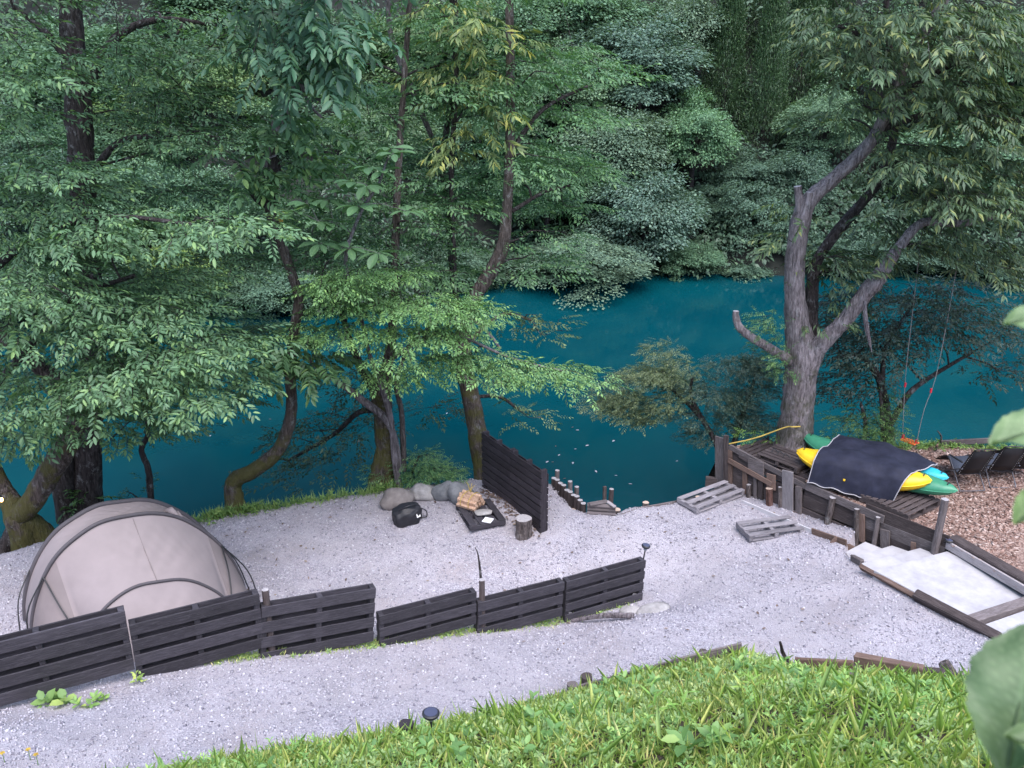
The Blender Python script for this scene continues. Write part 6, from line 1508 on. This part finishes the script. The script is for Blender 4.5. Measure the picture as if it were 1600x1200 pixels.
# single foreground plants
def plant(name, px, py, label, k, size, mat, tmpl, color=(1, 1, 1), jit=.15, spread=.08):
    q = G(px, py); root = thing(name, q, label, 'plant'); x = q.x + RNG.normal(0, spread, k); y = q.y + RNG.normal(0, spread, k)
    upright('leaf_cluster', x, y, gz, size * (.7 + .5 * RNG.random(k)), tmpl, mat, jit, color, root, fine=True); return root
plant('lily_plant', 1030, 1125, 'tall plant with broad upright blades in the middle of the grass', 2, .42, 'grass_blade', rosette(9, .9, .5, .075), (.6, .85, .6))
plant('lily_plant', 1190, 1085, 'upright bladed plant near the reddish plank', 2, .35, 'grass_blade', rosette(8, .6, .7, .1), (.8, 1.0, .7))
plant('broadleaf_weed', 70, 1105, 'round-leaved weed at the foot of the leftmost fence panel', 5, .26, 'weed_leaf', rosette(5, .5, .75, .6), (.75, .85, .7), .4, .16)
plant('broadleaf_weed', 140, 1102, 'small leafy weed right of the round-leaved one by the fence', 5, .2, 'weed_leaf', rosette(7, .7, .6, .35), (.9, 1, .75), .35, .14)
plant('broadleaf_weed', 215, 1068, 'slender weed at the joint of the two left fence panels', 2, .3, 'weed_leaf', rosette(8, .9, .35, .2), (1, 1, .7), .15, .04)
plant('broadleaf_weed', 1085, 1170, 'dark broad-leaved weed at the bottom of the grass', 3, .34, 'weed_leaf', rosette(7, .7, .7, .42), (.6, .75, .6), .25, .1)
plant('broadleaf_weed', 1285, 1090, 'bushy green weed below the thick brown timber', 6, .34, 'weed_leaf', rosette(12, .9, .4, .22), (.75, .95, .7), .2, .12)
for k, (px, py) in enumerate(((8, 1194), (48, 1188), (60, 1196))):
    q = G(px, py) ; root = thing('yellow_flower', q, 'yellow flower in the bottom left corner, %s' % ('leftmost of three', 'middle of three', 'rightmost of three')[k], 'flower', 'yellow flowers by the path')
    mb = MB(); tube(mb, [q - UP * .02, q + UP * .16], [.005, .004], 5, 2); mb.build('stem', 'weed_leaf', root)
    a = np.linspace(0, 6.28, 6)[:-1]; V, Q, T = leaf_arrays(np.tile(np.array(q + UP * .16), (5, 1)), np.stack([np.cos(a), np.sin(a), np.full(5, .2)], 1), np.tile([0, 0, 1.0], (5, 1)), np.full(5, .035), np.full(5, .03), True); quads_obj('petals', V, Q, 'yellow_leaf', root, T)
# leaves drifting on the lake
for k, (px, py) in enumerate(((893, 668), (905, 672), (915, 697), (868, 698), (897, 702), (853, 723), (885, 747), (965, 743), (982, 756), (866, 722), (895, 725), (957, 690), (1012, 560), (700, 645), (560, 690), (640, 720), (790, 700), (1060, 720), (420, 655), (330, 680), (980, 600), (840, 652), (930, 735), (872, 712))):
    q = P(px, py, WATER_Z + .012); a = random.random() * 6.28; l = random.choice((.09, .11, .14))
    V, Q, T = leaf_arrays(np.array([[0, 0, 0.0]]), np.array([[math.cos(a), math.sin(a), .02]]), np.array([[0, 0, 1.0]]), np.array([l]), np.array([l * .45]), True, .02)
    o = quads_obj('floating_leaf', V, Q, 'tarp_hem' if k % 3 else 'litter_leaf', None, T, True); o.location = q; setp(o, 'small pale leaf drifting on the teal lake', 'leaf', 'leaves drifting on the lake')

# ------------------------------------------------------------------ large-leaved plant beside the camera
root = thing('large_leaved_plant', (1.22, 1.75, gz1(1.22, 1.75)), 'large-leaved plant hanging into the right picture edge close to the viewer', 'plant')
def big_leaf(px, py, dist, ln, wd, ang, tilt, color):
    r = ray(px, py); r = r / r.length; c = Vector((0, 0, CAM_Z)) + r * dist
    right = Vector((1, 0, 0)); upv = unit(right.cross(r)); d = right * math.cos(ang) + upv * math.sin(ang); d = unit(d); n = unit(-r + upv * tilt); b = unit(n.cross(d)); n = d.cross(b)
    ni, nj = 44, 20; v = []; tn = []
    for i in range(ni + 1):
        t = i / ni; w = wd * (math.sin(math.pi * min(1, t * .93 + .04)) ** .75) * (1 - .25 * t); w = max(w, .002)
        for j in range(nj + 1):
            s = j / nj * 2 - 1; edge = 1 + .04 * math.sin(i * .9 + (3 if s > 0 else 0)) * abs(s) + .025 * (1 if i % 2 else -1) * (abs(s) > .9)
            ph = ((t - .38 * abs(s)) * 9) % 1.0; vein = max(0.0, 1 - min(ph, 1 - ph) * 9)
            tn.append(.35 + .5 * vein * (1 - .5 * abs(s)) + .12 * math.sin(9 * t + 5 * s) + (.5 if abs(s) < .06 else 0))
            p = c + d * (ln * (t - .5)) + b * (w * .5 * s * edge) + n * (-.10 * wd * (1 - abs(s)) * 1.2 - .24 * ln * (t - .5) ** 2 + .05 * wd * math.sin(6 * t + 2 * s) + .03 * wd * math.sin(13 * t - 4 * s) * abs(s) - .022 * wd * vein); v.append(list(p))
    mb = MB(); mb.add(v, [(i * (nj + 1) + j, i * (nj + 1) + j + 1, (i + 1) * (nj + 1) + j + 1, (i + 1) * (nj + 1) + j) for i in range(ni) for j in range(nj)])
    o = mb.build('leaf', 'near_leaf', root, True); o.color = (*color, 1)
    a = o.data.attributes.new('tone', 'FLOAT', 'POINT'); a.data.foreach_set('value', np.clip(np.array(tn), 0, 1).astype(np.float32))
    m = MB(); tube(m, [c + d * (ln * (t - .5)) + n * (-.10 * wd * 1.2 - .24 * ln * (t - .5) ** 2 - .002) for t in np.linspace(.02, .95, 8)], [.003] * 8, 5, 1); m.build('midrib', 'near_leaf', o, True)
    return c - d * ln * .5
ends = [big_leaf(1592, 1085, 1.85, .26, .19, R(-112), .5, (.85, .9, .9)), big_leaf(1606, 668, 1.9, .14, .10, R(195), .9, (1.5, 1.45, 1.5)), big_leaf(1622, 785, 1.9, .11, .08, R(215), .6, (1.1, 1.15, .8)), big_leaf(1605, 495, 1.95, .08, .06, R(190), .6, (1.3, 1.3, 1.3)), big_leaf(1625, 1160, 1.8, .1, .08, R(160), .7, (1, 1, .9))]
stem = [Vector((1.22, 1.75, gz1(1.22, 1.75) - .05)), Vector((1.2, 1.72, 8.2)), Vector((1.19, 1.72, 8.6)), Vector((1.2, 1.74, 9.1)), Vector((1.22, 1.76, 9.6))]
mb = MB(); tube(mb, stem, [.014, .012, .010, .008, .005], 7, 5); mb.build('stem', 'weed_leaf', root, True)
for e in ends:
    k = min((stem[i].lerp(stem[i + 1], f) for i in range(1, 4) for f in (0, .25, .5, .75)), key=lambda p: (p - e).length)
    mb = MB(); tube(mb, [k, k.lerp(e, .5) + UP * .02, e], [.005, .004, .003], 6, 3); mb.build('leaf_stalk', 'weed_leaf', root, True)
# warm bulb of a string of lights at the left edge
q = PY(2, 781, 15.2); root = thing('light_bulb', q, 'small warm glowing bulb hanging at the left picture edge', 'light bulb')
mb = MB(); tube(mb, [q + UP * .05, q + UP * .03, q - UP * .01, q - UP * .04], [.02, .03, .035, .012], 10, 2); mb.build('glass', 'bulb_glow', root, True)
mb = MB(); tube(mb, [q + UP * .04, q + UP * .1], [.022, .018], 8, 1); mb.build('socket', 'black_plastic', root); mb = MB(); tube(mb, [q + UP * .1, PY(-8, 740, 16.0)], [.005, .005], 5, 2); mb.build('cable', 'black_plastic', root)
